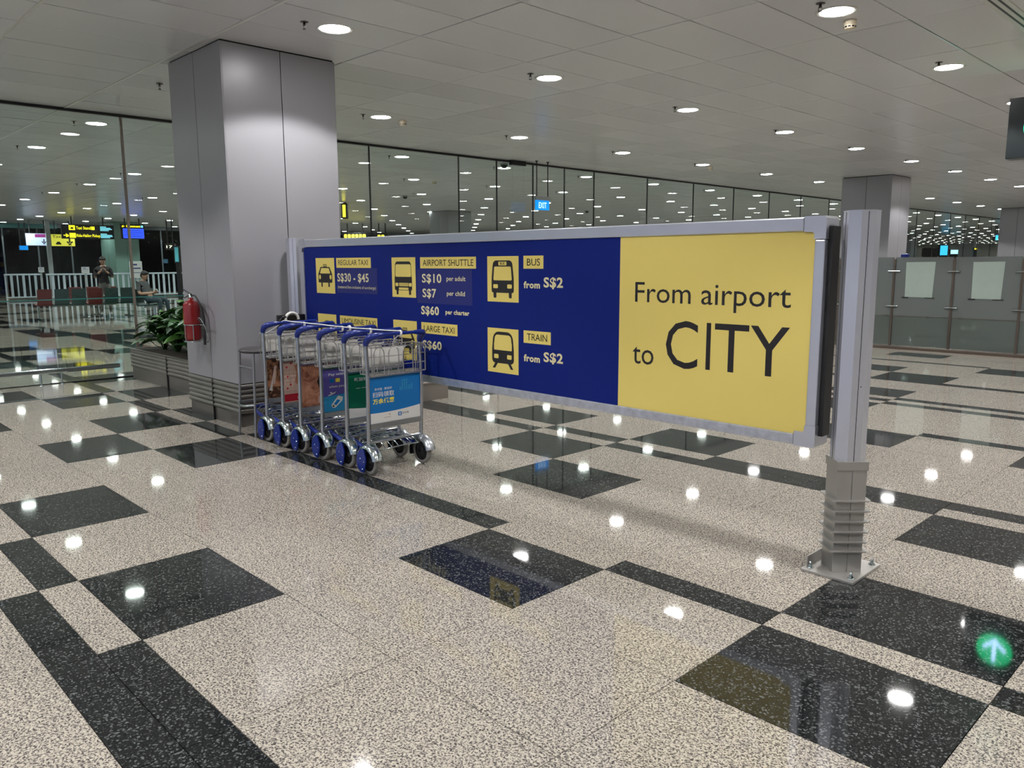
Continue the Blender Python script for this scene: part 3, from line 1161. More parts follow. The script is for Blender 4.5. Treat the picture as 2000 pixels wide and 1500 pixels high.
def make_trolley():
    """local +x = handle side, -x = nose, origin on the floor under the handle-side wheels"""
    t = thing('luggage_trolley', '', 'luggage trolley', (0, 0, 0))
    for s in (-1, 1):
        y = s * HW
        # upright, gently bowed
        MB().tube(bez([(-.010, y, .20), (-.004, y, .40), (.004, y, .65), (.0, y, .86), (-.006, y, .965)], 5), .0145, 12).build('upright', TUBEM, t)
        # wheel
        mb = MB().lathe([(.072, -.014), (.090, -.017), (.0975, -.013), (.1, -.006), (.1, .006), (.0975, .013), (.090, .017), (.072, .014)], (0, y, .1), 'y', 32)
        wh = mb.build('wheel', RUBBER, t)
        mb = MB().lathe([(.0001, -.014), (.02, -.015), (.024, -.010), (.06, -.006), (.073, -.013), (.073, .013), (.06, .006), (.024, .010), (.02, .015), (.0001, .014)], (0, y, .1), 'y', 24)
        mb.build('hub', BLACK, wh)
        # fender: chrome dome over the wheel, back toward the nose
        mb = MB()
        A0, A1 = R(12), R(200)
        prof = []
        for k in range(9):
            q = -PI / 2 + PI * k / 8
            prof.append((.103 + .030 * math.cos(q), .046 * math.sin(q)))
        mb.lathe(prof, (0, y, .1), 'y', 22, 0, True, A0, A1)
        fe = mb.build('fender', CHROME if s < 0 else TUBEM, t, 'domed chrome wheel guard')
        # side cover plate
        pts = [(.104 * math.cos(a), .1 + .104 * math.sin(a)) for a in [R(98 + k * (215 - 98) / 14) for k in range(15)]]
        pts += [(-.055, .022), (-.022, .018), (-.005, .045), (.008, .09), (.012, .13)]
        yy = y + s * .038
        MB().prism(pts, (0, s * .010, 0), (0, yy, 0)).build('guard_cover', BLUEP if s < 0 else TUBEM, fe, 'blue cover plate' if s < 0 else 'grey cover plate')
        for a, b_ in ((-.03, .045), (-.055, .12), (-.01, .1)):
            MB().lathe([(.006, 0), (.005, s * .004), (.0001, s * .005)], (a, yy + s * .010, b_), 'y', 8).build('rivet', CHROME, fe)
        # side rail to the nose
        MB().tube(bez([(-.06, y - s * .035, .165), (-.25, y - s * .06, .19), (-.42, y - s * .10, .20), (-.55, y - s * .16, .20)], 6), .017, 10).build('side_rail', BLUEP, t)
    # nose bumper
    MB().tube(bez([(-.54, -.09, .20), (-.60, -.05, .20), (-.615, 0, .20), (-.60, .05, .20), (-.54, .09, .20)], 5), .024, 12).build('nose_bumper', BLUEP, t)
    # third wheel under the nose
    MB().lathe([(.05, -.012), (.062, -.013), (.068, -.006), (.068, .006), (.062, .013), (.05, .012), (.0001, .01)], (-.44, 0, .068), 'y', 24).build('nose_wheel', BLACK, t)
    MB().box(-.46, -.42, -.022, -.016, .06, .185).box(-.46, -.42, .016, .022, .06, .185).bbox(-.48, -.40, -.025, .025, .175, .19).build('castor_fork', CHROME, t)
    # cross bars and platform of bent wires
    MB().tube([(-.01, -HW, .235), (-.01, HW, .235)], .011, 8).build('cross_bar', TUBEM, t)
    mb = MB()
    for k in range(7):
        y = -.18 + .06 * k
        mb.tube(bez([(.03, y, .215), (-.02, y * .98, .245), (-.12, y * .9, .27), (-.3, y * .7, .255), (-.50, y * .45, .215)], 4), .0042, 6)
    for x, hw in ((-.06, .20), (-.16, .185), (-.27, .16), (-.38, .13), (-.48, .10)):
        mb.tube(bez([(x, -hw, .235), (x, -hw * .5, .265), (x, hw * .5, .265), (x, hw, .235)], 4), .0048, 6)
    mb.tube(bez([(.0, -.20, .20), (.07, -.15, .225), (.085, 0, .235), (.07, .15, .225), (.0, .20, .20)], 5), .0045, 6)
    mb.v = [(v[0], v[1], v[2] - .035) for v in mb.v]
    mb.build('platform_wires', CHROME, t)
    # handle: thick corner grips and a bar
    MB().tube([(-.006, -HW, .955), (-.004, -HW, .975), (.015, -HW + .006, 1.005), (.045, -HW + .02, 1.022), (.072, -HW + .06, 1.033), (.078, -HW + .11, 1.037)],
              [.018, .0225, .0265, .0255, .021, .015], 12).build('handle_grip', BLUEP, t)
    MB().tube([(-.006, HW, .955), (-.004, HW, .975), (.015, HW - .004, 1.005), (.045, HW - .006, 1.022), (.072, HW - .03, 1.033), (.078, HW - .11, 1.037)],
              [.018, .0225, .0265, .0255, .021, .015], 12).build('handle_grip', BLUEP, t)
    MB().tube([(.078, -HW + .09, 1.037), (.078, HW - .09, 1.037)], .0125, 12).build('handle_bar', BLUEP, t)
    # basket
    mb = MB()
    ya, yb = -.215, .275
    zb, zt = .735, .945
    xb, xf = -.13, .022
    for x in (xf, xb):
        mb.tube([(x, ya, zt - .005), (x, yb, zt - .005)], .0038 if x == xf else .006, 6)
        for z in (.80, .87):
            mb.tube([(x, ya, z), (x, yb, z)], .0028, 6)
        for c in (-.15, -.02, .11, .225):
            w = .045
            mb.tube([(x, c - w, zb)] + [(x, c - w * math.cos(a), zt - .055 + .05 * math.sin(a)) for a in [PI * k / 6 for k in range(7)]] + [(x, c + w, zb)], .004, 6)
    for y in (ya, yb):
        mb.tube([(xb, y, zt - .005), (xf, y, zt - .005)], .0045, 6)
        mb.tube([(xb, y, .80), (xf, y, .80)], .003, 6)
        mb.tube([(xb, y, .87), (xf, y, .87)], .003, 6)
        for x in (xb, xb + .05, xb + .1, xf):
            mb.tube([(x, y, zb), (x, y, zt)], .0032, 6)
    for k in range(6):
        x = xb + k * (xf - xb) / 5
        mb.tube([(x, ya, zb), (x, yb, zb)], .003, 6)
    for k in range(9):
        y = ya + k * (yb - ya) / 8
        mb.tube([(xb, y, zb), (xf, y, zb)], .003, 6)
    mb.build('basket', WIRE, t, 'wire basket with arched bars')
    MB().bbox(-.118, -.110, -.205, .165, .775, .925, .004).build('basket_plate', WHITE, t, 'off white plastic plate in the basket')
    # bracket tray under the basket
    MB().bbox(-.02, .018, -HW + .012, HW - .012, .722, .742, .003).build('top_channel', TUBEM, t)
    MB().bbox(-.012, .012, -HW + .012, HW - .012, .335, .378, .003).build('bottom_channel', TUBEM, t)
    return t


trolley_proto = make_trolley()
proto_kids = subtree(trolley_proto)
AD = {}


def advert(par, kind):
    y0, y1, z0, z1 = -HW + .016, HW - .016, .375, .724
    base = {0: ADBLUE, 1: ADGREEN, 2: ADPURP, 3: ADPHOTO, 4: ADCREAM, 5: ADDARK}[kind]
    ad = MB().box(-.005, .004, y0, y1, z0, z1).build('advert_board', base, par, ['blue advert board with white and yellow writing', 'green advert board with white foot', 'purple to blue advert board with plane and taxi', 'brown advert board with blurred photo', 'cream advert board with red dots', 'dark advert board with blurred photo'][kind])
    X = .0046

    def poly(pts, m, lvl=0, name='print'):
        x = X + .0003 * lvl
        MB().add([(x, a, b_) for a, b_ in pts], [list(range(len(pts)))]).build(name, m, ad)

    def txt(s, a, b_, c, d, m, bold=0.0, lvl=1):
        me = text_mesh(s, a, b_, c, d, m, bold)
        o = link('lettering', me, ad, loc=(X + .0003 * lvl, 0, 0))
        o.rotation_euler = (0, 0, PI / 2)
    if kind == 0:
        n = 12
        arc = [(y0 + (y1 - y0) * k / n, .452 + .028 * ((k / n - .25) ** 2) * 1.4) for k in range(n + 1)]
        poly([(y0, z0)] + [(y1, z0)] + arc[::-1], ADWHITE)
        txt('支付宝 · 新加坡', y0 + .04, y0 + .195, .621, .640, ADWHITE, .01)
        txt('扫码领取', y0 + .022, y0 + .215, .570, .610, ADWHITE, .012)
        txt('万余优惠', y0 + .022, y0 + .215, .520, .560, ADYEL, .025)
        txt('支付宝', y0 + .285, y0 + .345, .418, .434, INK, .01)
        poly(rr(y0 + .245, y0 + .280, .408, .438, .005), ADBLUE, 1, 'emblem')
        txt('支', y0 + .251, y0 + .274, .412, .434, ADWHITE, .02, 2)
        txt('CHANGI', y0 + .115, y0 + .180, .408, .416, ADPHOTO, 0)
        poly([(y0 + .165 + .012 * math.cos(a), .430 + .008 * math.sin(a)) for a in [R(-60 + 26 * k) for k in range(9)]] + [(y0 + .165 + .006 * math.cos(a), .430 + .004 * math.sin(a)) for a in [R(150 - 26 * k) for k in range(9)]], ADPHOTO, 1, 'emblem')
        # little skyline drawing around where the code was
        for a, w, h in ((.285, .012, .07), (.305, .012, .075), (.325, .012, .07), (.265, .018, .03), (.345, .02, .035), (.37, .016, .045)):
            poly([(y0 + a, .60), (y0 + a + w, .60), (y0 + a + w, .60 + h), (y0 + a, .60 + h)], ADSKY, 1)
        poly([(y0 + .278, .672), (y0 + .345, .674), (y0 + .338, .682), (y0 + .286, .680)], ADSKY, 2)
        pass
    elif kind == 1:
        n = 10
        arc = [(y0 + (y1 - y0) * k / n, .455 - .016 * math.sin(PI * k / n)) for k in range(n + 1)]
        poly([(y0, z0)] + [(y1, z0)] + arc[::-1], ADWHITE)
        txt('新加坡', y0 + .055, y0 + .175, .655, .685, ADWHITE, .02)
        txt('— —', y0 + .07, y0 + .16, .60, .604, ADWHITE)
    elif kind == 2:
        n = 8
        poly([(y0, z0), (y1, z0), (y1, .53), (y0, .50)], ADSKY)
        txt('Pay with', y0 + .05, y0 + .19, .658, .685, ADWHITE, .01)
        txt('when you', y0 + .05, y0 + .19, .562, .588, ADWHITE, .01)
        poly(rr(y0 + .06, y0 + .095, .61, .64, .005), ADBLUE, 1, 'emblem')
        poly(rr(y0 + .112, y0 + .150, .61, .64, .005), ADYEL, 1, 'emblem')
        # plane
        poly([(y0 + .04, .512), (y0 + .10, .530), (y0 + .115, .538), (y0 + .10, .522), (y0 + .045, .505)], ADWHITE, 1)
        poly([(y0 + .065, .538), (y0 + .085, .522), (y0 + .078, .518), (y0 + .055, .532)], ADWHITE, 2)
        # taxi seen from above
        poly([(y0 + .065, .43), (y0 + .13, .50), (y0 + .175, .485), (y0 + .165, .455), (y0 + .10, .405), (y0 + .075, .408)], ADWHITE, 1)
        poly([(y0 + .085, .435), (y0 + .12, .47), (y0 + .15, .46), (y0 + .11, .425)], ADBLUE, 2)
        poly([(y0 + .072, .418), (y0 + .085, .412), (y0 + .098, .418), (y0 + .08, .43)], INK, 3)
    elif kind == 3:
        poly([(y0 + .17, .40), (y0 + .22, .40), (y0 + .25, .50), (y0 + .24, .60), (y0 + .18, .64), (y0 + .14, .58), (y0 + .17, .50)], HAIR, 1)
        poly([(y0 + .145, .40), (y0 + .20, .40), (y0 + .20, .46), (y0 + .15, .46)], ADCREAM, 2)
    elif kind == 4:
        poly([(y0, z0 + .012), (y1, z0 + .012), (y1, z0 + .075), (y0, z0 + .075)], ADRED)
        txt('p', y0 + .12, y0 + .14, .40, .425, ADWHITE)
        for k in range(12):
            a = y0 + .018 + .036 * k
            poly([(a, z0 + .075), (a + .0012, z0 + .075), (a + .0012, z1), (a, z1)], ADPHOTO, 1)
        for k in range(7):
            zz = z0 + .10 + .036 * k
            poly([(y0, zz), (y1, zz), (y1, zz + .0012), (y0, zz + .0012)], ADPHOTO, 1)
        for a, zz in ((.03, .68), (.035, .60), (.06, .53), (.07, .71), (.03, .50)):
            poly([(y0 + a + .009 * math.cos(q * PI / 5), zz + .009 * math.sin(q * PI / 5)) for q in range(10)], ADRED, 2)
        poly([(y0 + .10, .55), (y0 + .13, .52), (y0 + .16, .60), (y0 + .15, .70), (y0 + .10, .69), (y0 + .12, .62)], ADPHOTO, 2)
    else:
        poly([(y0, z0 + .10), (y1, z0 + .10), (y1, z0 + .13), (y0, z0 + .16)], ADPHOTO, 1)
        poly([(y0 + .03, .50), (y0 + .07, .66), (y0 + .09, .66), (y0 + .07, .50)], ADCREAM, 1)
        poly([(y0 + .01, .45), (y0 + .05, .55), (y0 + .04, .44)], ADWHITE, 2)


TX = [-4.79, -5.09, -5.435, -5.765, -6.055, -6.37]
TY = [3.425, 3.432, 3.425, 3.420, 3.418, 3.43]
TL = ['front luggage trolley of the nested row with the blue advert', 'second luggage trolley from the front with the green advert',
      'third luggage trolley from the front with the purple taxi advert', 'fourth luggage trolley from the front with the brown photo advert',
      'fifth luggage trolley from the front with red dotted cream advert', 'rearmost luggage trolley of the row beside the bar stool, dark advert']
trs = [trolley_proto]
for k in range(1, 6):
    trs.append(copy_tree(trolley_proto, None, proto_kids))
for k, t in enumerate(trs):
    t.location = (TX[k], TY[k], 0)
    t.rotation_euler = (0, 0, [0, .004, -.006, .004, .0, -.008][k])
    t['label'] = TL[k]
    t['group'] = 'luggage trolleys nested in a row'
    advert(t, k)

# cord tying the handles
cord = thing('tie_cord', 'white cord knotted along the blue trolley handles', 'cord', (0, 0, 0))
pts = []
hy = [3.42, 3.36, 3.33, 3.345, 3.35, 3.34]
for k in range(6):
    x = TX[k] + .078
    pts.append((x, hy[k], 1.055))
    if k < 5:
        xm = (TX[k] + TX[k + 1]) / 2 + .078
        pts.append((xm, (hy[k] + hy[k + 1]) / 2, 1.053))
pts.append((-6.36, 3.31, 1.0))
pts.append((-6.42, 3.24, .945))
MB().tube(bez(pts, 4), .0045, 6).build('cord_run', ROPE, cord)
for x, y in ((TX[0] + .078, 3.42), (TX[2] + .078, 3.40), (TX[2] + .078, 3.33), (TX[4] + .078, 3.35), (TX[1] + .078, 3.36)):
    for d in (0, .009):
        MB().tube([(x + .020 * math.cos(a), y + d + .003 * math.sin(a), 1.037 + .020 * math.sin(a)) for a in [2 * PI * q / 12 for q in range(12)]], .0048, 6, closed=True).build('knot', ROPE, cord)
MB().tube(bez([(TX[0] + .07, 3.42, 1.02), (TX[0] + .03, 3.41, .99), (TX[0] + .02, 3.40, .95), (TX[0] + .03, 3.43, .93)], 4), .004, 6).build('cord_end', ROPE, cord)
MB().tube(bez([(TX[0] + .07, 3.43, 1.02), (TX[0] + .03, 3.48, .985), (TX[0] + .02, 3.47, .94), (TX[0] + .02, 3.44, .94)], 4), .004, 6).build('cord_end', ROPE, cord)

# ================================================================== BAR STOOL
st = thing('bar_stool', 'tall bar stool with dark oval seat beside the front column', 'stool', (-6.73, 3.33, 0))
GREYM = mat('grey_tube', (0.30, 0.31, 0.33), 0.35, 0.7)
mb = MB()
sc = [(.0, .030), (.10, .030), (.165, .024), (.19, .012), (.192, .0), (.18, -.012), (.0, -.014)]
mb.lathe([(max(r_, .0001), h) for r_, h in sc], (0, 0, .765), 'z', 32)
mb.build('seat', mat('seat_dark', (0.05, 0.048, 0.05), 0.4), st)
for sx, sy in ((-1, -1), (1, -1), (1, 1), (-1, 1)):
    MB().tube([(sx * .135, sy * .135, .755), (sx * .16, sy * .165, 0.0)], .011, 10).build('leg', GREYM, st)
MB().tube([(-.14, -.142, .62), (.14, -.142, .62)], .008, 8).build('stretcher', GREYM, st)
MB().tube([(-.14, .142, .62), (.14, .142, .62)], .008, 8).build('stretcher', GREYM, st)
MB().tube(bez([(-.152, -.155, .29), (-.06, -.20, .28), (.06, -.20, .28), (.152, -.155, .29)], 5), .010, 8).build('foot_rest', CHROME, st)
MB().tube([(-.152, .155, .29), (-.152, -.155, .29)], .009, 8).build('foot_rest', GREYM, st)

# black pad with white curved handle behind the rear trolley
st = thing('folded_pushchair', 'black folded pushchair with white curved handle behind the last trolley', 'pushchair', (-6.72, 3.66, 0))
MB().bbox(-.03, .03, -.15, .12, .62, 1.075, .01).build('back_panel', BLACK, st)
MB().tube([(.03, -.02 + .065 * math.cos(a), 1.03 + .062 * math.sin(a)) for a in [PI * q / 12 for q in range(13)]], .014, 10).build('curved_handle', WHITE, st)
MB().tube([(.035, -.10 + .05 * math.cos(a), .99 + .07 * math.sin(a)) for a in [PI * q / 12 for q in range(13)]], .009, 8).build('strap_loop', BLACK, st)
for s in (-1, 1):
    MB().tube([(0, s * .11, .62), (0, s * .11, .06)], .011, 8).build('leg', BLACK, st)
    MB().lathe([(.03, -.012), (.05, -.012), (.055, 0), (.05, .012), (.03, .012), (.0001, .01)], (0, s * .11, .055), 'y', 20).build('wheel', BLACKR, st)

# ================================================================== FIRE EXTINGUISHER
ex = thing('fire_extinguisher', 'red fire extinguisher hung on the left face of the front column', 'fire extinguisher', (-7.835, 3.175, 0))
MB().lathe([(.0001, .785), (.055, .788), (.075, .80), (.08, .82), (.08, 1.13), (.076, 1.155), (.06, 1.178), (.035, 1.19), (.024, 1.195), (.024, 1.215), (.0001, 1.215)], seg=32).build('cylinder_body', RED, ex)
MB().lathe([(.0808, .955), (.0808, 1.06)], seg=14, a0=R(185), a1=R(262)).build('instruction_label', mat('label_orange', (.75, .42, .05), .4), ex, 'orange instruction label')
MB().lathe([(.022, 1.212), (.022, 1.235), (.015, 1.24), (.015, 1.255), (.0001, 1.256)], seg=14).build('valve', CHROME, ex)
mb = MB()
mb.tube([(.02, 0, 1.245), (-.03, -.01, 1.262), (-.11, -.02, 1.292)], [.010, .009, .006], 8)
mb.build('lever', BLACK, ex)
MB().tube([(.015, 0, 1.232), (-.04, -.01, 1.232), (-.115, -.02, 1.208)], [.009, .007, .005], 8).build('carry_handle', BLACK, ex)
MB().tube(bez([(.015, 0, 1.235), (.10, 0, 1.235), (.19, .0, 1.17), (.225, .02, 1.07), (.215, .03, .93), (.20, .03, .80)], 6), [.009] * 30 + [.014], 10).build('hose', BLACKR, ex)
MB().tube([(.205, .03, .86), (.198, .03, .76)], [.013, .012], 10).build('nozzle', BLACKR, ex)
mb = MB()
for z in (.785, .95):
    mb.tube([(.086 * math.cos(a), .086 * math.sin(a), z) for a in [R(-200 + 220 * q / 16) for q in range(17)]] + [(.22, .06, z)], .0045, 6)
for a in (R(-75), R(-20)):
    mb.tube([(.087 * math.cos(a), .087 * math.sin(a), .785), (.087 * math.cos(a), .087 * math.sin(a), .95)], .004, 6)
mb.tube([(-.07, .05, .785), (.07, .05, .785)], .004, 6)
mb.tube([(0, -.085, .785), (0, .06, .785)], .004, 6)
mb.tube([(-.06, .085, 1.0), (-.06, .085, .785)], .004, 6)
mb.tube(bez([(.10, .085, .95), (.13, .03, .98), (.15, -.01, 1.02), (.21, -.01, 1.02), (.235, .02, .95), (.235, .06, .80)], 4), .0045, 6)
mb.build('wire_bracket', CHROME, ex)

# ================================================================== PLANTERS + PLANTS
PLM = mat('planter_steel', (0.26, 0.24, 0.22), 0.38, 0.6, 0.5, 0.1, 4)


def planter(x0, x1, y0, y1, h, label, jx):
    t = thing('planter', label, 'planter', ((x0 + x1) / 2, (y0 + y1) / 2, 0))
    w, d = x1 - x0, y1 - y0
    corrugated(w - .03, d - .03, h, 5, .048, .013).build('ribbed_body', PLM, t)
    mb = MB()
    mb.box(-w / 2, w / 2, -d / 2, -d / 2 + .03, h, h + .012).box(-w / 2, w / 2, d / 2 - .03, d / 2, h, h + .012).box(-w / 2, -w / 2 + .03, -d / 2 + .03, d / 2 - .03, h, h + .012).box(w / 2 - .03, w / 2, -d / 2 + .03, d / 2 - .03, h, h + .012)
    mb.build('rim', PLM, t)
    MB().box(-w / 2 + .03, w / 2 - .03, -d / 2 + .03, d / 2 - .03, h - .0, h + .004).build('soil', SOIL, t)
    for j in jx:
        MB().box(j - .012, j + .012, -d / 2 + .0, -d / 2 + .02, 0, h - .005).build('joint', BLACK, t)
    return t


planter(-11.30, -8.32, 3.70, 4.55, .40, 'long grey ribbed planter between the glass wall and the front column', (-.22,))
planter(-10.4, -6.95, 4.98, 5.74, .42, 'low grey planter glimpsed under the blue sign behind the column', ())


def leaf_mesh(L_, w, bend, m):
    n = 6
    vs, fs = [], []
    for i in range(n + 1):
        t = i / n
        wd = w * math.sin(PI * min(1, t * .92 + .04)) ** .75 * (1 if i < n else .05)
        x = L_ * t
        z = L_ * bend * (t - t * t * 1.35)
        for s, zz in ((-1, .22), (0, 0), (1, .22)):
            vs.append((x, s * wd / 2, z + zz * wd / 2))
    for i in range(n):
        for k in (0, 1):
            a = i * 3 + k
            fs.append((a, a + 3, a + 4, a + 1))
    mb = MB().add(vs, fs, 0, True)
    return mb.mesh('leaf', m)


rl = random.Random(11)
leaves = [leaf_mesh(rl.uniform(.24, .36), rl.uniform(.07, .11), rl.uniform(.3, .9), LEAF[i % 3]) for i in range(9)]


def plant(x, y, z, label, n, hh, sc=1.0):
    t = thing('leafy_plant', label, 'plant', (x, y, z), group='leafy plants in the planter')
    mb = MB()
    for k in range(n):
        a = rl.uniform(0, 2 * PI)
        el = rl.uniform(.15, 1.3)
        stemh = rl.uniform(.06, hh) * sc
        rad = rl.uniform(.0, .16) * sc
        bx, by = rad * math.cos(a), rad * math.sin(a)
        mb.tube([(bx * .15, by * .15, 0), (bx * .6, by * .6, stemh * .6), (bx, by, stemh)], .004, 4)
        o = link('leaf', leaves[rl.randrange(9)], t, loc=(bx, by, stemh))
        o.rotation_euler = (rl.uniform(-.5, .5), -el * rl.uniform(.4, 1.0), a + rl.uniform(-.5, .5))
        s_ = rl.uniform(.8, 1.25) * sc
        o.scale = (s_, s_, s_)
    mb.build('stems', LEAF[1], t)
    return t


for i, (x, lb) in enumerate(((-10.95, 'leafy green plant at the left end of the planter'), (-10.5, 'leafy green plant second from the left in the planter'), (-10.05, 'tall leafy plant above the planter joint'),
                             (-9.6, 'leafy plant in the planter left of the extinguisher'), (-9.1, 'leafy plant in the planter just left of the column'), (-8.7, 'leafy plant partly hidden behind the front column'))):
    plant(x + (.05 if i < 5 else -.05), 4.02, .40, lb, 58, (.36, .42, .50, .50, .46, .4)[i], 1.0 if i < 5 else .8)
    if i < 5:
        plant(x + .25, 4.26, .40, 'back row ' + lb, 34, .58)

# ================================================================== HANGING SIGN TOP RIGHT
hs = thing('hanging_sign', 'black hanging sign with green arrow at the right edge', 'sign', (0, 0, 0))
BX0 = -2.60
MB().bbox(BX0, .9, 10.0, 10.22, 2.63, 3.26, .006).build('sign_case', mat('sign_case_black', (0.006, 0.011, 0.012), 0.3), hs)
for x in (-2.2, -.5, .7):
    MB().tube([(x, 10.11, 3.25), (x, 10.11, CZ)], .018, 8).build('hanger_rod', BLACK, hs)
GREEN = mat('arrow_green', (0.0, 0.62, 0.22), 0.4, emit=4.0)
AWH = mat('arrow_white', (0.42, 0.62, 1.0), 0.4, emit=10.0)
SYEL = mat('sign_lit_yellow', (1.0, 0.72, 0.05), 0.4, emit=4.0)
mb = MB().add([(-2.265 + .185 * math.cos(a), 9.998, 2.945 + .185 * math.sin(a)) for a in [2 * PI * k / 40 for k in range(40)]], [list(range(40))])
mb.build('green_disc', GREEN, hs, 'glowing green disc with white down arrow')
cx, cz = -2.265, 2.945
ar = MB()


def bar(p0, p1, w):
    a, b_ = Vector(p0), Vector(p1)
    d = (b_ - a).normalized()
    n = Vector((-d.y, d.x))
    out = []
    for c, sgn in ((b_, 1), (a, -1)):
        base = math.atan2(d.y * sgn, d.x * sgn)
        for k in range(7):
            q = base - PI / 2 + PI * k / 6
            out.append((c.x + w / 2 * math.cos(q), c.y + w / 2 * math.sin(q)))
    return out


for i, (p0, p1) in enumerate((((cx, cz + .125), (cx, cz - .09)), ((cx, cz - .115), (cx - .105, cz - .015)), ((cx, cz - .115), (cx + .105, cz - .015)))):
    ar.add([(a, 9.9965 - i * .0003, b_) for a, b_ in bar(p0, p1, .038)], [list(range(14))])
ar.build('arrow', AWH, hs)
MB().prism(rr(-1.9, -1.5, 2.76, 3.13, .03), (0, .002, 0), (0, 9.998, 0)).build('yellow_tile', SYEL, hs)

# ================================================================== FROSTED GLASS SCREEN, RIGHT
sc_ = thing('glass_screen', 'frosted glass screen with bronze posts behind the right post', 'glass partition', (0, 14.6, 0))
POST = mat('post_bronze', (0.16, 0.13, 0.11), 0.35, 0.7)
px_ = [-5.355 - .965 * k for k in range(4, 0, -1)] + [-5.355, -4.40, -3.40, -2.42, -1.44]
for x in px_:
    MB().bbox(x - .018, x + .018, -.03, .01, 0, 1.575, .004).build('post', POST, sc_)
    for z in (1.36, .75):
        mb = MB().tube([(x - .10, -.035, z), (x + .10, -.035, z)], .010, 8)
        for s in (-1, 1):
            mb.lathe([(.018, 0), (.018, .012), (.0001, .013)], (x + s * .085, -.03, z), 'y', 12)
        mb.build('glass_clamp', CHROME, sc_)
for i in range(len(px_) - 1):
    a, b_ = px_[i] + .012, px_[i + 1] - .012
    MB().box(a, b_, -.008, .004, .06, .575).build('frosted_pane', FROST2, sc_)
    MB().box(a, b_, -.008, .004, .583, 1.60).build('frosted_pane', FROST, sc_)
    for u in (.15, .62, .93):
        xx = a + (b_ - a) * u
        MB().lathe([(.022, -.012), (.022, 0), (.0001, 0)], (xx, -.006, .579), 'y', 14).build('bolt', CHROME, sc_)
MB().box(px_[0], px_[-1], -.010, .006, .575, .583).build('pane_joint', POST, sc_)
MB().bbox(px_[0] - .1, px_[-1] + .1, -.10, .08, 0, .05, .01).build('base_kerb', POST, sc_)
tr_ = MB().box(-9.3, -1.2, 14.08, 14.16, 0, .004).build('trim_1', mat('threshold_metal', (.6, .57, .5), .25, .8))
tr_['kind'] = 'structure'
SHEET = mat('pale_sheet', (0.40, 0.49, 0.45), 0.5)
for k, (x0, x1, lb) in enumerate(((-5.165, -4.69, 'pale green sheet taped to the frosted screen, left one'), (-4.115, -3.655, 'pale green sheet taped to the frosted screen, right one'))):
    t = thing('paper_sheet', lb, 'paper sheet', (x0, 14.588, 0), group='blank sheets on the frosted screen')
    MB().prism([(0.01, .915), (x1 - x0 - .02, .91), (x1 - x0, 1.52), (0, 1.515)], (0, -.002, 0)).build('sheet', SHEET, t)
    MB().box(-.04, .07, -.004, -.002, .895, .915).box(x1 - x0 - .14, x1 - x0 + .02, -.004, -.002, .897, .912).build('tape', BLACK, t)
# belt head above the screen
t = thing('belt_barrier', 'dark post with blue belt head showing over the frosted screen', 'barrier post', (-5.32, 14.85, 0))
MB().lathe([(.16, 0), (.16, .01), (.03, .03), (.025, .04), (.025, 1.5), (.0001, 1.5)], seg=20).build('post', BLACK, t)
MB().bbox(-.03, .09, -.04, .04, 1.56, 1.66, .01).build('belt_head', BLUEP, t)
MB().tube([(0, 0, 1.48), (.03, 0, 1.60)], .02, 8).build('neck', BLACK, t)

# far hall lit panels beyond the screen
CY = mat('lit_cyan', (0.05, 0.55, 1.0), 0.4, emit=1.6)
CYW = mat('lit_cyan_white', (0.45, 0.85, 1.0), 0.4, emit=2.0)
YL = mat('lit_yellow', (1.0, 0.8, 0.05), 0.4, emit=1.6)


def at(px, py, dist):
    v = fw + rt * ((px - 1000) / 1538.0) - up * ((py - 750) / 1538.0)
    return Vector((0, 0, H)) + v * dist


ang = math.atan2(rt.y, rt.x)


def lit_box(name, px, py, D, w, h, m, label, cat, stand=True, hang=False):
    p_ = at(px, py, D)
    t = thing(name, label, cat, (p_.x, p_.y, 0), ang)
    MB().bbox(-w / 2 - .05, w / 2 + .05, 0, .2, p_.z - h / 2 - .05, p_.z + h / 2 + .05, .02).build('display_case', BLACK, t)
    MB().box(-w / 2, w / 2, -.004, 0, p_.z - h / 2, p_.z + h / 2).build('display_face', m, t)
    if stand:
        MB().bbox(-w / 2, w / 2, .02, .18, 0, p_.z - h / 2, .02).build('stand', BLACK, t)
    if hang:
        for s in (-1, 1):
            MB().tube([(s * w / 3, .1, p_.z + h / 2), (s * w / 3, .1, CZ)], .03, 6).build('hanger_rod', BLACK, t)
    return t


t = lit_box('lit_totem', 1844, 489, 62, .62, .75, CY, 'bright cyan lit panel in the far hall above the screen', 'display')
lit_box('lit_display', 1864, 492, 66, .62, .34, CYW, 'pale cyan display right of the bright cyan panel', 'display')
lit_box('lit_display', 1992, 486, 60, .34, .16, CY, 'small blue lit panel at far right edge', 'display', hang=True, stand=False)
lit_box('lit_display', 1947, 464, 45, .14, .28, CY, 'small blue hanging sign in the far hall', 'sign', hang=True, stand=False)
lit_box('booth', 1818, 492, 60, 1.1, .5, mat('booth_dark', (.02, .02, .02), .5), 'dark booth in the far hall left of the cyan panel', 'booth')
lit_box('lit_display', 1906, 486, 60, .22, .1, YL, 'tiny yellow lit square in the far hall between two columns', 'sign')

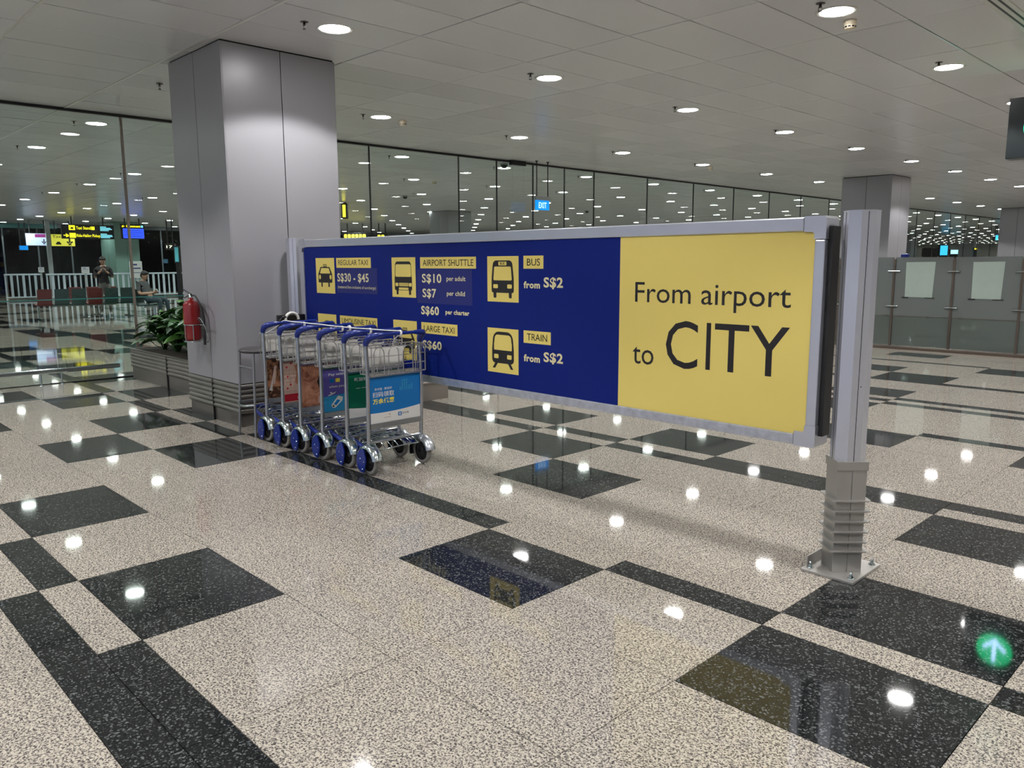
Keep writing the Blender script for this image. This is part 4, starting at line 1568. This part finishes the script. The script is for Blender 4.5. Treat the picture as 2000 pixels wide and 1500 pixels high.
for px, py, D, w_, s_, lb in ((693, 461, 40, 1.15, 'Arrivals', 'black hanging sign with yellow lettering just over the blue sign, beside the column'), (746, 462, 40, .5, 'A', 'small black hanging sign with yellow mark over the blue sign')):
    t = lit_box('hall_sign', px, py, D, w_, .26, BLACK, lb, 'sign', stand=False, hang=True)
    z_ = at(px, py, D).z
    for k in range(int(w_ / .19)):
        x_ = -w_ / 2 + .03 + k * .19
        MB().prism(rr(x_, x_ + .15, z_ - .09, z_ + .09, .04), (0, .002, 0), (0, -.008, 0)).build('yellow_symbol', YL, t)
lit_box('lit_display', 672, 412, 26, .10, .40, YL, 'narrow yellow lit panel at the right edge of the front column', 'display', stand=False, hang=True)

# ================================================================== BEYOND THE GLASS WALL, LEFT
FX = -45.0
fa = structure('window_2')
TEAL = mat('teal_fascia', (0.10, 0.30, 0.32), 0.35)
DKM = mat('facade_frame', (0.12, 0.14, 0.16), 0.4, .4)
MB().bbox(FX - .1, FX + .1, -8, 11.7, 3.30, CZ, .01).build('fascia', TEAL, fa, 'teal fascia above the doors')
MB().bbox(FX - .1, FX + .1, 11.7, 60, 3.34, CZ, .01).build('fascia', DKM, fa)
for k in range(44):
    y = -7.2 + 1.5 * k
    MB().bbox(FX - .05, FX + .05, y - .035, y + .035, 0, 3.32, .006).build('mullion', DKM, fa)
    MB().box(FX - .01, FX + .01, y + .035, y + 1.465, 0.02, 3.32).build('pane', GLASS_NIGHT, fa)
# night outside
nw = structure('wall_outside')
MB().box(-58.5, -58, -20, 70, -.3, 9).build('dark_facade', mat('night_facade', (0.012, 0.014, 0.018), .7), nw)
for nm, args in (('wall_far', (-60, 12, 112, 112.3, -.3, CZ + .3)), ('wall_right', (11.8, 12, -8, 112, -.3, CZ + .3)), ('wall_behind', (-60, 12, -8.3, -8, -.3, CZ + .3))):
    o = MB().box(*args).build(nm, mat('wall_blue_bounce', (.58, .68, .92), .5) if nm == 'wall_behind' else mat('wall_grey', (.42, .41, .39), .5))  # unseen rear wall is given a blue tint so the aluminium reflects bluish light
    o['kind'] = 'structure'
# teal square column near the doors
t = thing('column', 'teal tinted column behind the standing person', 'column', (-41.0, 13.35, 0))
MB().bbox(-1.0, 1.0, -.55, .55, 0, CZ, .01).build('column_body', mat('teal_column', (.16, .27, .24), .3), t)
MB().box(1.0, 1.004, -.004, .004, 0, CZ).box(-.004, .004, -.554, -.55, 0, CZ).build('joint', BLACK, t)
# pale mast left of it
t = MB().bbox(-.06, .06, -.09, .09, 0, CZ, .01).build('steel_post', mat('pale_steel', (.42, .46, .48), .3, .5), loc=(-40.6, 10.18, 0))
tag(t, 'pale steel upright below the white and yellow taxi signs', 'post')

SCRB = mat('screen_blue', (0.03, 0.08, 0.9), 0.3, emit=1.5)


def screen_panel(name, X, y0, y1, z0, z1, label, cat, case=.10, rods=True):
    t = thing(name, label, cat, (X, 0, 0))
    MB().bbox(-case, 0, y0, y1, z0, z1, .01).build('sign_case', BLACK, t)
    if rods:
        for f_ in (.2, .8):
            y = y0 + (y1 - y0) * f_
            MB().tube([(-case / 2, y, z1 - .01), (-case / 2, y, CZ)], .025, 8).build('hanger_rod', BLACK, t)
    return t


def ytext(par, s, y0, y1, z0, z1, m, x=.004, bold=.02):
    me = text_mesh(s, y0, y1, z0, z1, m, bold)
    o = link('lettering', me, par, loc=(x, 0, 0))
    o.rotation_euler = (0, 0, PI / 2)


def yrect(par, y0, y1, z0, z1, m, x=.002, name='lit_tile'):
    MB().box(0, x, y0, y1, z0, z1).build(name, m, par)


LY_ = mat('sign_text_yellow', (1.0, 0.82, 0.02), .4, emit=1.3)
LC_ = mat('sign_text_cyan', (0.25, 0.75, 0.95), .4, emit=1.1)
t = screen_panel('taxi_stand_sign', -37, 9.80, 11.85, 2.60, 3.20, 'black hanging sign with yellow Taxi Stand lettering behind the glass', 'sign')
yrect(t, 10.08, 10.32, 2.96, 3.16, LY_)
ytext(t, 'Taxi Stand', 10.36, 10.92, 2.99, 3.12, LY_)
yrect(t, 10.94, 11.08, 2.98, 3.12, LY_)
yrect(t, 10.09, 10.33, 2.64, 2.84, LY_)
ytext(t, 'Ride-Hailing Pickup', 10.36, 11.28, 2.64, 2.80, LY_)
ytext(t, '→', 9.86, 10.06, 2.66, 2.82, LY_, bold=.04)
for z, ws in ((3.1, .24), (3.05, .42), (3.0, .48), (2.95, .34), (2.80, .26), (2.75, .46), (2.70, .48), (2.65, .38)):
    yrect(t, 11.30, 11.30 + ws, z, z + .032, LC_, name='small_print')
ytext(t, '•', 10.14, 10.26, 3.0, 3.08, INK, .006)
t = screen_panel('information_screen', -37, 12.13, 13.14, 2.62, 3.27, 'blue lit information screen with yellow heading behind the glass', 'screen')
yrect(t, 12.22, 13.10, 2.66, 3.08, SCRB, name='screen_face')
ytext(t, '← Basement', 12.18, 12.96, 3.13, 3.23, LY_, bold=.05)
yrect(t, 12.98, 13.08, 3.13, 3.22, LC_)
for z in (2.74, 2.82, 2.90, 2.98):
    yrect(t, 12.26, 13.04, z, z + .02, mat('screen_rows', (.02, .03, .3), .4, emit=.6), .004, 'screen_row')
LW_ = mat('sign_lit_white', (0.62, 0.72, 1.0), .4, emit=0.85)
LYP = mat('sign_panel_yellow', (0.85, 0.75, 0.08), .4, emit=0.55)
MAG = mat('sign_magenta', (0.35, 0.04, 0.25), .4, emit=0.5)
t = screen_panel('pickup_sign', -41, 9.36, 10.36, 2.37, 2.94, 'white lit sign with purple header and down arrow behind the glass', 'sign')
yrect(t, 9.38, 10.34, 2.39, 2.92, LW_)
yrect(t, 9.75, 10.34, 2.75, 2.90, MAG, .004)
ytext(t, '↓', 10.0, 10.2, 2.44, 2.68, INK, .006, .04)
t = screen_panel('taxi_sign', -41, 10.38, 11.40, 2.35, 2.91, 'yellow sign reading Taxi with a car and down arrow', 'sign')
yrect(t, 10.40, 11.38, 2.37, 2.90, LYP)
ytext(t, 'Taxi', 10.46, 10.85, 2.74, 2.86, INK, .006, .0)
ytext(t, '↓', 11.02, 11.30, 2.40, 2.72, INK, .006, .05)
MB().add([(.005, 10.58, 2.44), (.005, 10.80, 2.44), (.005, 10.80, 2.50), (.005, 10.765, 2.52), (.005, 10.74, 2.57), (.005, 10.64, 2.57), (.005, 10.615, 2.52), (.005, 10.58, 2.50)], [list(range(8))]).build('car_symbol', INK, t)
t = screen_panel('exit_sign', -44, 9.75, 10.15, 2.22, 2.45, 'small blue lit exit sign under the white sign behind the glass', 'sign', rods=True)
yrect(t, 9.77, 10.13, 2.23, 2.43, EB)
# ads right edge of column: lit totem + numeral
t = lit_box('digit_display', 331, 482, 36, .35, .18, mat('digit_case', (.01, .01, .01), .4), 'dark display reading 17 outside, left of the column', 'display', stand=False, hang=True)
me = text_mesh('17', -.14, .14, at(331, 482, 36).z - .06, at(331, 482, 36).z + .06, mat('digit_white', (1, .95, .7), .4, emit=1.5), .02)
o = link('lettering', me, t, loc=(0, -.008, 0))
lit_box('lit_display', 322, 510, 44, .33, .22, mat('lit_pale', (.3, .55, .7), .4, emit=.6), 'pale blue lit kiosk outside, left of the column', 'display')
lit_box('lit_totem', 345, 497, 30, .14, .55, mat('lit_teal', (.08, .35, .42), .4, emit=.5), 'tall teal lit panel at the column edge', 'display')

# barriers
BARM = mat('barrier_white', (0.50, 0.58, 0.66), 0.4, 0.2)


def barrier(y0, y1, n, x, label, z1=1.14):
    t = thing('crowd_barrier', label, 'barrier', (x, 0, 0), group='white crowd barriers behind the seats')
    MB().bbox(-.04, .04, y0, y1, z1 - .07, z1, .01).build('top_rail', BARM, t)
    MB().bbox(-.03, .03, y0, y1, .10, .15, .01).build('bottom_rail', BARM, t)
    for k in range(n):
        y = y0 + .04 + (y1 - y0 - .08) * k / (n - 1)
        w = .05 if k % 2 else .03
        MB().bbox(-.02, .02, y - w, y + w, .0 if k in (0, n - 1) else .12, z1 - .05, .006).build('bar', BARM, t)


barrier(8.10, 9.55, 7, -39.6, 'leftmost white crowd barrier behind the red seat')
barrier(9.45, 11.3, 9, -38.6, 'white crowd barrier left of the standing person')
barrier(11.4, 13.1, 8, -38.6, 'white crowd barrier behind the standing person')
barrier(13.2, 15.4, 10, -38.6, 'rightmost white crowd barrier behind the seated person')


def small_board(x, y, z0, z1, w, label):
    t = thing('notice_board', label, 'notice board', (x, y, 0))
    MB().bbox(0, .02, -w / 2, w / 2, z0, z1, .004).build('board', mat('notice_paper', (.55, .57, .58), .5), t)
    MB().bbox(-.03, 0, -.03, .03, 0, z1 - .05, .004).build('board_post', mat('pale_steel', (.42, .46, .48), .3), t)
    MB().box(.02, .022, -w * .36, w * .36, z0 + (z1 - z0) * .55, z0 + (z1 - z0) * .62).box(.02, .022, -w * .36, w * .1, z0 + (z1 - z0) * .75, z0 + (z1 - z0) * .85).box(.02, .022, -w * .3, w * .3, z0 + (z1 - z0) * .3, z0 + (z1 - z0) * .33).build('print', mat('print_navy', (.05, .06, .2), .5), t)


small_board(-38.4, 13.12, .9, 1.66, .56, 'tall white notice board behind the seated person')
small_board(-38.4, 9.25, 1.2, 1.42, .22, 'small grey notice above the leftmost barrier')
small_board(-38.4, 10.98, 1.15, 1.42, .32, 'small grey notice on the barrier left of the standing person')

# beam seats
SEATR = mat('seat_red', (0.10, 0.012, 0.012), .5)
SEATD = mat('seat_green', (0.018, 0.045, 0.045), .5)


def seat_shell(par, x, y, z, rz, m, two=None):
    """seat with back; local +x forward"""
    mb = MB()
    w = .185
    prof = [(.46, .045), (.44, .07), (.20, .045), (.02, .03), (-.03, .09), (-.07, .30), (-.105, .47), (-.125, .475), (-.09, .28), (-.055, .06), (-.03, .0), (.20, .005), (.44, .03)]
    c, s = math.cos(rz), math.sin(rz)
    pts = [(a - .2, b_) for a, b_ in prof]
    mb.prism(pts, (0, 2 * w, 0), (0, -w, 0), (1, 0, 0), (0, 0, 1))
    mb.v = [(x + v[0] * c - v[1] * s, y + v[0] * s + v[1] * c, z + v[2]) for v in mb.v]
    mb.build('seat_shell', m, par)


def beam_row(x, y0, n, cols, label, rz=0.0, pitch=.545):
    t = thing('beam_seating', label, 'seating', (x, y0, 0), rz)
    L_ = (n - 1) * pitch
    MB().bbox(-.03, .03, -.25, L_ + .25, .34, .39, .006).build('beam', CHROME, t)
    for k in range(n):
        seat_shell(t, .0, k * pitch, .375, 0, cols[k])
    for y in ([0.1, L_ / 2, L_ - .1] if n > 3 else [L_ / 2]):
        MB().bbox(-.025, .025, y - .025, y + .025, .02, .34, .005).bbox(-.28, .28, y - .04, y + .04, 0, .03, .008).build('leg', CHROME, t)
    return t


beam_row(-25.35, 6.06, 6, [SEATR, SEATD, SEATD, SEATR, SEATD, SEATD], 'row of red and dark green beam seats behind the glass wall', PI, -.44)
beam_row(-24.9, 7.05, 3, [SEATR, SEATR, SEATR], 'second row of red seats facing away behind the front row', 0, .5).location = (-26.4, 7.3, 0)
beam_row(-23.0, 7.95, 2, [SEATD, SEATD], 'pair of dark green seats holding the seated person', R(38), .55).location = (-22.93, 8.10, 0)

# ------------------------------------------------------------------ people
SHIRTB = mat('shirt_black', (0.008, 0.008, 0.01), .7)
SHIRTG = mat('shirt_grey', (0.055, 0.06, 0.065), .7)
PANTG = mat('trousers_grey', (0.16, 0.15, 0.14), .7)
PANTN = mat('trousers_navy', (0.012, 0.03, 0.045), .7)
SHOE = mat('shoe_white', (0.6, 0.6, 0.6), .5)


def skinned(name, verts, edges, radii, mats, rule, parent, root=0, lev=2):
    me = bpy.data.meshes.new(name)
    me.from_pydata(verts, edges, [])
    ob = bpy.data.objects.new(name, me)
    COL.objects.link(ob)
    ob.modifiers.new('s', 'SKIN')
    sv = me.skin_vertices[0].data
    for i, r_ in enumerate(radii):
        sv[i].radius = (r_, r_) if not isinstance(r_, tuple) else r_
        sv[i].use_root = (i == root)
    sb = ob.modifiers.new('u', 'SUBSURF')
    sb.levels = sb.render_levels = lev
    dg = bpy.context.evaluated_depsgraph_get()
    me2 = bpy.data.meshes.new_from_object(ob.evaluated_get(dg))
    bpy.data.objects.remove(ob)
    me2.materials.clear()
    for m in mats:
        me2.materials.append(m)
    for p_ in me2.polygons:
        p_.use_smooth = True
        p_.material_index = rule(p_.center)
    me2.name = name
    return link(name, me2, parent)


def head(par, c, yaw, tilt, hair_label=None):
    """c = head centre, face toward local +x rotated by yaw, pitched down by tilt"""
    Mx = Matrix.Translation(c) @ Matrix.Rotation(yaw, 4, 'Z') @ Matrix.Rotation(tilt, 4, 'Y')

    def tf(mb):
        mb.v = [tuple(Mx @ Vector(v)) for v in mb.v]
        return mb
    mb = MB().sphere((0, 0, .012), (.095, .076, .112), 20, 14)
    mb.sphere((.022, 0, -.055), (.068, .056, .062), 16, 10)
    mb.sphere((.098, 0, -.012), (.018, .013, .024), 10, 8)
    for s in (-1, 1):
        mb.sphere((-.004, s * .078, -.008), (.018, .009, .03), 10, 8)
    tf(mb).build('head', SKIN, par)
    mb = MB()
    for s in (-1, 1):
        mb.sphere((.086, s * .031, .012), (.009, .013, .007), 8, 6)
        mb.sphere((.088, s * .032, .032), (.008, .018, .004), 8, 6)
    tf(mb).build('eyes', HAIR, par)
    tf(MB().sphere((.082, 0, -.062), (.010, .024, .006), 8, 6)).build('mouth', mat('lips', (.30, .12, .09), .5), par)
    mb = MB().sphere((-.016, 0, .052), (.100, .088, .090), 20, 12)
    mb.sphere((.050, .01, .095), (.052, .062, .035), 14, 8)
    mb.sphere((-.05, 0, .0), (.062, .080, .08), 14, 8)
    tf(mb).build('hair', HAIR, par, 'short black hair')


def hand(par, wrist, direction, palm_n, sc_h=1.0):
    d = Vector(direction).normalized()
    n = Vector(palm_n).normalized()
    sd = d.cross(n).normalized()
    w = Vector(wrist)
    mb = MB()
    mb.tube([w, w + d * .04, w + d * .085], [.024, .034, .03], 10)
    for k, (o_, L_) in enumerate(((-.03, .06), (-.01, .07), (.01, .066), (.03, .052))):
        b0 = w + d * .08 + sd * o_
        mb.tube([b0, b0 + d * L_ * .5 + n * .006, b0 + d * L_ * .8 + n * .03], [.0095, .009, .007], 7)
    b0 = w + d * .025 - sd * .03
    mb.tube([b0, b0 - sd * .022 + d * .03 + n * .01, b0 - sd * .012 + d * .055 + n * .025], [.012, .010, .008], 7)
    mb.build('hand', SKIN, par)


def standing(x, y, yaw):
    t = thing('person', 'standing person in black t-shirt and grey trousers looking at a phone', 'person', (x, y, 0), yaw)
    V = [(0, 0, .95), (0, 0, 1.12), (-.01, 0, 1.30), (0, 0, 1.43), (.015, 0, 1.50), (.03, 0, 1.55),
         (0, .095, .88), (.015, .11, .48), (0, .12, .09), (.12, .135, .03),
         (0, -.095, .88), (.02, -.11, .48), (0, -.12, .09), (.12, -.135, .03),
         (0, .185, 1.40), (.04, .235, 1.14), (.17, .10, 1.30), (.20, .065, 1.33),
         (0, -.185, 1.40), (.04, -.235, 1.14), (.17, -.10, 1.30), (.20, -.065, 1.33)]
    Rr = [(.155, .13), (.165, .13), (.185, .135), (.13, .10), .05, .048,
          .088, .06, .042, .035, .088, .06, .042, .035,
          .075, .055, .036, .028, .075, .055, .036, .028]
    E_ = [(0, 1), (1, 2), (2, 3), (3, 4), (4, 5), (0, 6), (6, 7), (7, 8), (8, 9), (0, 10), (10, 11), (11, 12), (12, 13), (3, 14), (14, 15), (15, 16), (16, 17), (3, 18), (18, 19), (19, 20), (20, 21)]

    def rule(c):
        if c.z < .075:
            return 3
        if c.z < .97 and c.x < .16 and abs(c.y) < .26:
            return 1
        if c.z > 1.475 and abs(c.y) < .09:
            return 2
        if (abs(c.y) > .19 and c.z < 1.17) or (c.x > .10 and c.z > 1.10 and abs(c.y) > .03 and c.x > .19 - (c.z - 1.14) * .2) or c.x > .175:
            return 2
        return 0
    skinned('body', V, E_, Rr, [SHIRTB, PANTG, SKIN, SHOE], rule, t)
    head(t, Vector((.05, 0, 1.635)), 0, .45)
    hand(t, (.195, .06, 1.335), (.35, -.25, .35), (-.3, -.9, .2))
    hand(t, (.195, -.06, 1.335), (.35, .25, .35), (-.3, .9, .2))
    ph = thing('phone', 'lit phone held by the standing person', 'phone', (0, 0, 0), 0)
    c_, s_ = math.cos(yaw), math.sin(yaw)
    ph.location = (x + .275 * c_, y + .275 * s_, 1.395)
    ph.rotation_euler = (0, -.5, yaw)
    MB().bbox(-.004, .004, -.037, .037, -.075, .075, .003).build('phone_body', BLACK, ph)
    MB().box(-.0055, -.0045, -.034, .034, -.07, .07).build('phone_screen', mat('phone_lit', (.8, .85, .9), .3, emit=1.5), ph)


def seated(x, y, yaw):
    t = thing('person', 'seated person in grey t-shirt and dark navy trousers holding a phone', 'person', (x, y, 0), yaw)
    V = [(-.02, 0, .54), (-.08, 0, .70), (-.13, 0, .88), (-.15, 0, 1.02), (-.13, 0, 1.09), (-.11, 0, 1.13),
         (.06, .10, .54), (.44, .15, .56), (.50, .16, .12), (.60, .17, .04),
         (.06, -.10, .54), (.44, -.15, .56), (.42, -.16, .12), (.52, -.17, .04),
         (-.15, .20, .99), (-.10, .26, .73), (.14, .12, .74), (.19, .08, .75),
         (-.15, -.20, .99), (-.10, -.26, .73), (.14, -.12, .74), (.19, -.08, .75)]
    Rr = [(.165, .14), (.175, .14), (.19, .135), (.13, .10), .052, .05,
          .09, .068, .045, .035, .09, .068, .045, .035, .062, .046, .034, .027, .062, .046, .034, .027]
    E_ = [(0, 1), (1, 2), (2, 3), (3, 4), (4, 5), (0, 6), (6, 7), (7, 8), (8, 9), (0, 10), (10, 11), (11, 12), (12, 13), (3, 14), (14, 15), (15, 16), (16, 17), (3, 18), (18, 19), (19, 20), (20, 21)]

    def rule(c):
        if c.z < .085:
            return 3
        if c.z < .63:
            return 1
        if c.z > 1.075 and abs(c.y) < .09:
            return 2
        if (abs(c.y) > .19 and c.z < .80) or c.x > .05:
            return 2
        return 0
    skinned('body', V, E_, Rr, [SHIRTG, PANTN, SKIN, SHOE], rule, t)
    head(t, Vector((-.08, 0, 1.215)), 0, .35)
    hand(t, (.18, .08, .75), (.35, -.25, .2), (-.3, -.9, .2))
    hand(t, (.18, -.08, .75), (.35, .25, .2), (-.3, .9, .2))
    c_, s_ = math.cos(yaw), math.sin(yaw)
    ph = thing('phone', 'dark phone held by the seated person', 'phone', (x + .29 * c_, y + .29 * s_, .80), yaw)
    ph.rotation_euler = (0, -.7, yaw)
    MB().bbox(-.004, .004, -.037, .037, -.075, .075, .003).build('phone_body', BLACK, ph)
    MB().box(-.0055, -.0045, -.034, .034, -.07, .07).build('phone_screen', mat('phone_dim', (.3, .35, .4), .3, emit=.5), ph)


standing(-25.9, 7.9, math.atan2(-7.9, 25.9))
seated(-22.95, 8.12, R(38))
